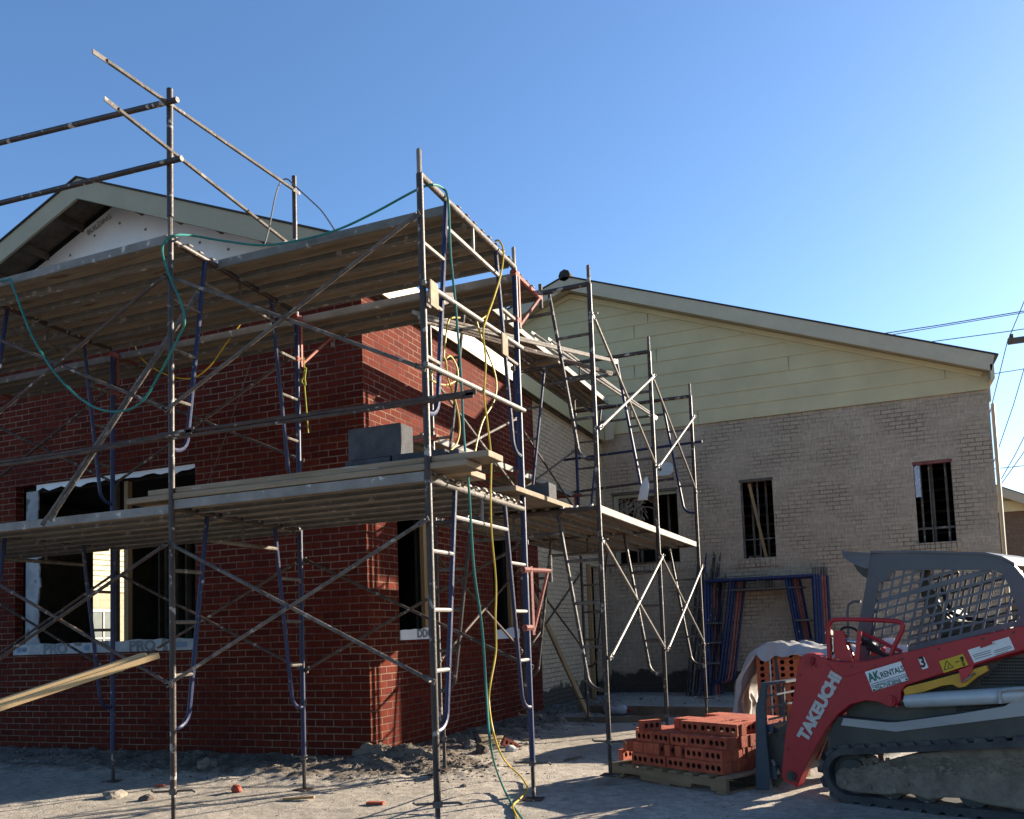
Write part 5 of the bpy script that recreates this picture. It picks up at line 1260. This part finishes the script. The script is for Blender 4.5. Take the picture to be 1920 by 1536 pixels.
# seat and lap bar inside
st_ = LPn([(1738, 1070), (1757, 1070), (1752, 1090), (1768, 1115), (1782, 1150), (1800, 1168), (1870, 1178), (1872, 1190), (1780, 1190), (1760, 1160), (1740, 1115)], .6)
mb = MB(); mb.prism(st_, .45, .50); mb.prism([(s, z) for s, z in LPn([(1778, 1140), (1800, 1165), (1900, 1170), (1910, 1215), (1770, 1215)], .6)], .5, .9); mb.build('seat', LBODY, ldr, bevel=.01)
lb = LPn([(1757, 1092), (1768, 1110), (1776, 1132), (1784, 1150), (1800, 1158), (1870, 1166)], .5); mb = MB(); mb.tube([(s, .5, z) for s, z in lb], .014, 8); mb.build('lap_bar', INKK, ldr, smooth=True)
# guard hoop, couplers
gl = LPn([(1556, 1236), (1553, 1185), (1556, 1170), (1567, 1162), (1620, 1162), (1680, 1165), (1692, 1171), (1691, 1183), (1676, 1214), (1672, 1228)], .06); mb = MB(); mb.tube(smoothpath([(s, .06, z) for s, z in gl], 3), .0165, 10); mb.build('hose_guard_hoop', LRED, ldr, smooth=True)
mb = MB(); mb.prism(LPn([(1564, 1182), (1582, 1183), (1585, 1200), (1600, 1238), (1580, 1240), (1566, 1232)], .06), .05, .065); mb.prism(LPn([(1608, 1182), (1616, 1183), (1612, 1240), (1603, 1240)], .06), .05, .065); mb.prism(LPn([(1575, 1190), (1583, 1190), (1600, 1238), (1590, 1240)], .1), .13, .145); mb.build('coupler_bracket', LRED, ldr)
for (x0_, y0_, x1_, y1_, v) in ((1580, 1201, 1608, 1204, .09), (1562, 1196, 1563, 1222, .09), (1548, 1187, 1560, 1186, .2)):
    a_, b2_ = L2(x0_, y0_, v), L2(x1_, y1_, v); A_ = Vector((a_[0], v, a_[1])); B_ = Vector((b2_[0], v, b2_[1])); mb = MB()
    mb.tube([A_, A_.lerp(B_, .2), A_.lerp(B_, .21), A_.lerp(B_, .5), A_.lerp(B_, .51), A_.lerp(B_, .8), A_.lerp(B_, .81), B_], [.014, .014, .02, .02, .015, .015, .021, .021], 12); mb.build('hydraulic_coupler', CHROME, ldr, smooth=True)
for k, pts in enumerate(([(1612, 1204), (1625, 1203), (1640, 1212), (1655, 1226), (1665, 1232)], [(1612, 1208), (1628, 1212), (1645, 1224), (1660, 1234)], [(1566, 1225), (1580, 1232), (1600, 1236)])):
    q = LPn(pts, .12); mb = MB(); mb.tube(smoothpath([(s, .12+.02*k, z) for s, z in q]), .011, 8); mb.build('hydraulic_hose', INKK, ldr, smooth=True)
for k, pts in enumerate(([(1572, 1196), (1578, 1180), (1590, 1176), (1606, 1182), (1618, 1200), (1640, 1222)], [(1566, 1205), (1560, 1222), (1552, 1232)], [(1618, 1216), (1640, 1226), (1668, 1236)])):
    q = LPn(pts, .16); mb = MB(); mb.tube(smoothpath([(s, .16+.03*k, z) for s, z in q]), .009, 8); mb.build('hydraulic_hose', INKK, ldr, smooth=True)
for (x_, y_) in ((1528, 1232), (1596, 1246), (1640, 1244), (1692, 1231), (1760, 1213), (1842, 1194), (1900, 1182), (1500, 1262), (1482, 1340), (1478, 1400)):
    s, z = L2(x_, y_+4); mb = MB(); mb.tube([(s, -.007, z), (s, .0, z)], .007, 6); mb.build('bolt', LBODY, arm)
q = LPn([(1616, 1187), (1640, 1197), (1690, 1222)], .2); mb = MB(); mb.tube([(s, .2, z) for s, z in q], .014, 8); mb.build('guard_bar', LRED, ldr, smooth=True)
a_, b2_ = L2(1664, 1212, .34), L2(1706, 1218, .34); mb = MB(); mb.box((a_[0], .30, min(a_[1], b2_[1])-.02), (b2_[0], .305, max(a_[1], b2_[1])+.01)); mb.build('warning_sticker', STICKW, ldr)
a_, b2_ = L2(1661, 1199, .34), L2(1682, 1207, .34); mb = MB(); mb.box((a_[0], .30, min(a_[1], b2_[1])-.02), (b2_[0], .305, max(a_[1], b2_[1])+.01)); mb.build('warning_sticker', STICKW, ldr)
# tracks
ic = L2(1585, 1463); r_i = .205
rear_s = 2.05
def trackpath(inner):
    # front idler circle then top run to a raised rear sprocket, bottom run on the ground
    R_ = r_i-inner; cx_, cz_ = ic[0]+.02, r_i
    rc = (rear_s, .40); Rr = .235-inner
    pts = []
    top_s = L2(1920, 1384)
    for a in np.linspace(-PI/2, -PI*1.5+.06, 16): pts.append((cx_+R_*math.cos(a), cz_+R_*math.sin(a)))
    for a in np.linspace(PI/2+.06, -PI*.32, 12): pts.append((rc[0]+Rr*math.cos(a), rc[1]+Rr*math.sin(a)))
    pts.append((rear_s-.28, inner)); return pts
def resample(pts, n):
    P = [Vector((a, b_)) for a, b_ in pts]; P.append(P[0]); d_ = [0]
    for i in range(1, len(P)): d_.append(d_[-1]+(P[i]-P[i-1]).length)
    out = []
    for k in range(n):
        t = d_[-1]*k/n
        for i in range(1, len(P)):
            if d_[i] >= t: u = (t-d_[i-1])/max(1e-9, d_[i]-d_[i-1]); out.append(P[i-1].lerp(P[i], u)); break
    return out
for v0 in (0.0, .98):
    n = 150; Op = resample(trackpath(.018), n)
    mb = MB(); vs = []
    for i in range(n):
        p_ = Op[i]; t_ = (Op[(i+1) % n]-Op[i-1]).normalized(); nn_ = Vector((t_.y, -t_.x))   # inward or outward
        c0_ = Vector((ic[0]+.9, .3)); 
        if (p_-c0_).dot(nn_) < 0: nn_ = -nn_
        q_ = p_-nn_*.045
        vs += [(p_.x, v0, p_.y), (p_.x, v0+.36, p_.y), (q_.x, v0+.36, q_.y), (q_.x, v0, q_.y)]
    fs = []
    for i in range(n):
        j = (i+1) % n
        for k in range(4): fs.append((i*4+k, i*4+(k+1) % 4, j*4+(k+1) % 4, j*4+k))
    mb.add(vs, fs)
    belt = mb.build('track_belt', LBLACK, ldr, smooth=True)
    mb = MB(); m_ = 46; Lp = resample(trackpath(.018), m_)
    for i in range(m_):
        p_ = Lp[i]; t_ = (Lp[(i+1) % m_]-Lp[i-1]).normalized(); nn_ = Vector((t_.y, -t_.x))
        if (p_-Vector((ic[0]+.9, .3))).dot(nn_) < 0: nn_ = -nn_
        a = p_-t_*.042; b_ = p_+t_*.042; c1_ = p_+t_*.030+nn_*.026; d1_ = p_-t_*.030+nn_*.026
        poly = [(a.x, a.y), (b_.x, b_.y), (c1_.x, c1_.y), (d1_.x, d1_.y)]
        mb.prism(poly, v0-.004, v0+.17); 
        sh = t_*.02; poly2 = [(x+sh.x, y+sh.y) for x, y in poly]; mb.prism(poly2, v0+.19, v0+.364)
    mb.build('track_lugs', LBLACK, belt)
    if v0 > 0: continue
    fr = LPn([(1572, 1442), (1603, 1441), (1640, 1433), (1717, 1413), (1820, 1403), (1920, 1394), (2050, 1386), (2050, 1528), (1920, 1520), (1848, 1509), (1804, 1497), (1770, 1496), (1739, 1501), (1706, 1489), (1660, 1491), (1607, 1487), (1574, 1480), (1566, 1472), (1565, 1452)], .05)
    mb = MB(); mb.prism(fr, .05, .30); tf = mb.build('track_frame', MUD, ldr, bevel=.012)
    mb = MB()
    for (x_, y_) in ((1586, 1466), (1631, 1475), (1671, 1500), (1739, 1507), (1826, 1518), (1870, 1440), (1700, 1470)):
        s, z = L2(x_, y_, .05); mb.tube([(s, .035, z), (s, .055, z)], .018, 10)
    mb.build('bolt', MUD, tf, smooth=True)
    random.seed(12); mc = MB(); fxs = [p_[0] for p_ in fr]
    bm = bmesh.new(); bmesh.ops.create_icosphere(bm, subdivisions=1, radius=1); cv = [v.co.copy() for v in bm.verts]; cf = [tuple(v.index for v in f.verts) for f in bm.faces]; bm.free()
    for _ in range(900):
        s_ = random.uniform(0.02, 1.75); k_ = abs(random.gauss(0, .45)); zt_c = .33+s_*.075 if s_ > .15 else .26
        z_c = zt_c-.02-min(.20, k_*.16); rr = random.uniform(.004, .016)*(1.2-min(1, k_))
        mc.add([(s_+q.x*rr*1.3, .05+q.y*rr*.7, z_c+q.z*rr*random.uniform(.7, 1.2)) for q in cv], cf)
    mo = mc.build('mud_clods', MUD, tf); mo['kind'] = 'stuff'
    for (x_, y_, r_) in ((1673, 1502, .095), (1739, 1508, .095), (1828, 1520, .095), (1920, 1530, .095)):
        s, z = L2(x_, y_, .08); mb = MB(); mb.tube([(s, .07, .055+r_), (s, .28, .055+r_)], r_, 22); mb.tube([(s, .06, .055+r_), (s, .07, .055+r_)], r_*.75, 22); mb.build('road_roller', LBODY, tf, smooth=True)
    s, z = ic; mb = MB(); mb.tube([(s+.03, .08, r_i), (s+.03, .26, r_i)], r_i-.06, 26); mb.tube([(s+.03, .06, r_i), (s+.03, .08, r_i)], r_i-.10, 26); mb.build('idler_wheel', LBODY, tf, smooth=True)
    mb = MB(); mb.tube([(rear_s, .06, .40), (rear_s, .28, .40)], .15, 20); mb.build('drive_sprocket', LBODY, tf, smooth=True)
# fork carriage
up = LPn([(1429, 1283), (1439, 1283), (1436, 1328), (1439, 1380), (1445, 1442), (1447, 1481), (1419, 1481), (1419, 1380), (1419, 1328)], .04)
car = MB(); car.prism(up, .02, .055); cr = car.build('fork_carriage', FORKM, ldr, bevel=.004)
us, ut = up[0][0]+.02, up[0][1]
ub = up[5][1]
mb = MB(); mb.box((up[0][0], .02, ut-.005), (up[0][0]+.075, 1.08, ut+.014)); mb.box((up[0][0], 1.04, ub+.1), (up[0][0]+.06, 1.08, ut)); 
zm = L2(1470, 1352, .5)[1]
mb.box((up[0][0]+.01, .055, zm-.04), (up[0][0]+.06, 1.05, zm+.02)); mb.box((up[0][0]+.01, .055, ub+.08), (up[0][0]+.06, 1.05, ub+.18))
mb.build('crossbar', FORKM, cr)
mb = MB()
for v_ in (.30, .55, .80): mb.bar((us+.01, v_, zm), (us+.01, v_+.03, ut), .014, .016, (0, 1, 0))
for k in range(4):
    z0_ = zm+.06+k*.09; mb.bar((us+.012, .055, z0_), (us+.012, 1.04, z0_+.02), .012, .014)
mb.build('back_guard_mesh', FORKM, cr)
for v_ in (.22, .80):
    mb = MB(); f0 = up[6][0]-.02; mb.prism([(f0, .03), (f0+.045, .03), (f0+.045, .45), (f0+.01, .45), (f0, .10), (f0-1.05, .055), (f0-1.05, .045)], v_, v_+.10); mb.build('fork_tine', LBODY, cr, bevel=.003)
mb = MB(); mb.prism(LPn([(1439, 1378), (1475, 1358), (1480, 1372), (1466, 1380), (1478, 1400), (1474, 1440), (1468, 1466), (1458, 1477), (1447, 1474), (1441, 1420)], .12), .12, .16); mb.build('quick_coupler', LBODY, ldr, bevel=.004)
mb = MB(); mb.prism(LPn([(1439, 1378), (1475, 1358), (1480, 1372), (1466, 1380), (1478, 1400), (1474, 1440), (1468, 1466), (1458, 1477), (1447, 1474), (1441, 1420)], .12), .9, .94); mb.build('quick_coupler', LBODY, ldr, bevel=.004)
a_, b2_ = L2(1447, 1425, .1), L2(1461, 1452, .1); mb = MB(); mb.tube([(a_[0], .1, a_[1]), (b2_[0], .1, b2_[1])], .018, 8); mb.build('coupler_lever', GALV, ldr, smooth=True)
a_, b2_ = L2(1549, 1370, .2), L2(1560, 1345, .2); mb = MB(); mb.tube([(a_[0]-.12, .2, a_[1]-.2), (b2_[0], .2, b2_[1]+.06)], .05, 12); mb.build('tilt_cylinder', LRED, ldr, smooth=True)
for z_ in (ic[1]+.25,):
    mb = MB(); mb.box((ic[0]+.02, .40, .30), (ic[0]+.12, .98, .62)); mb.build('front_panel', LBODY, ldr, bevel=.01)
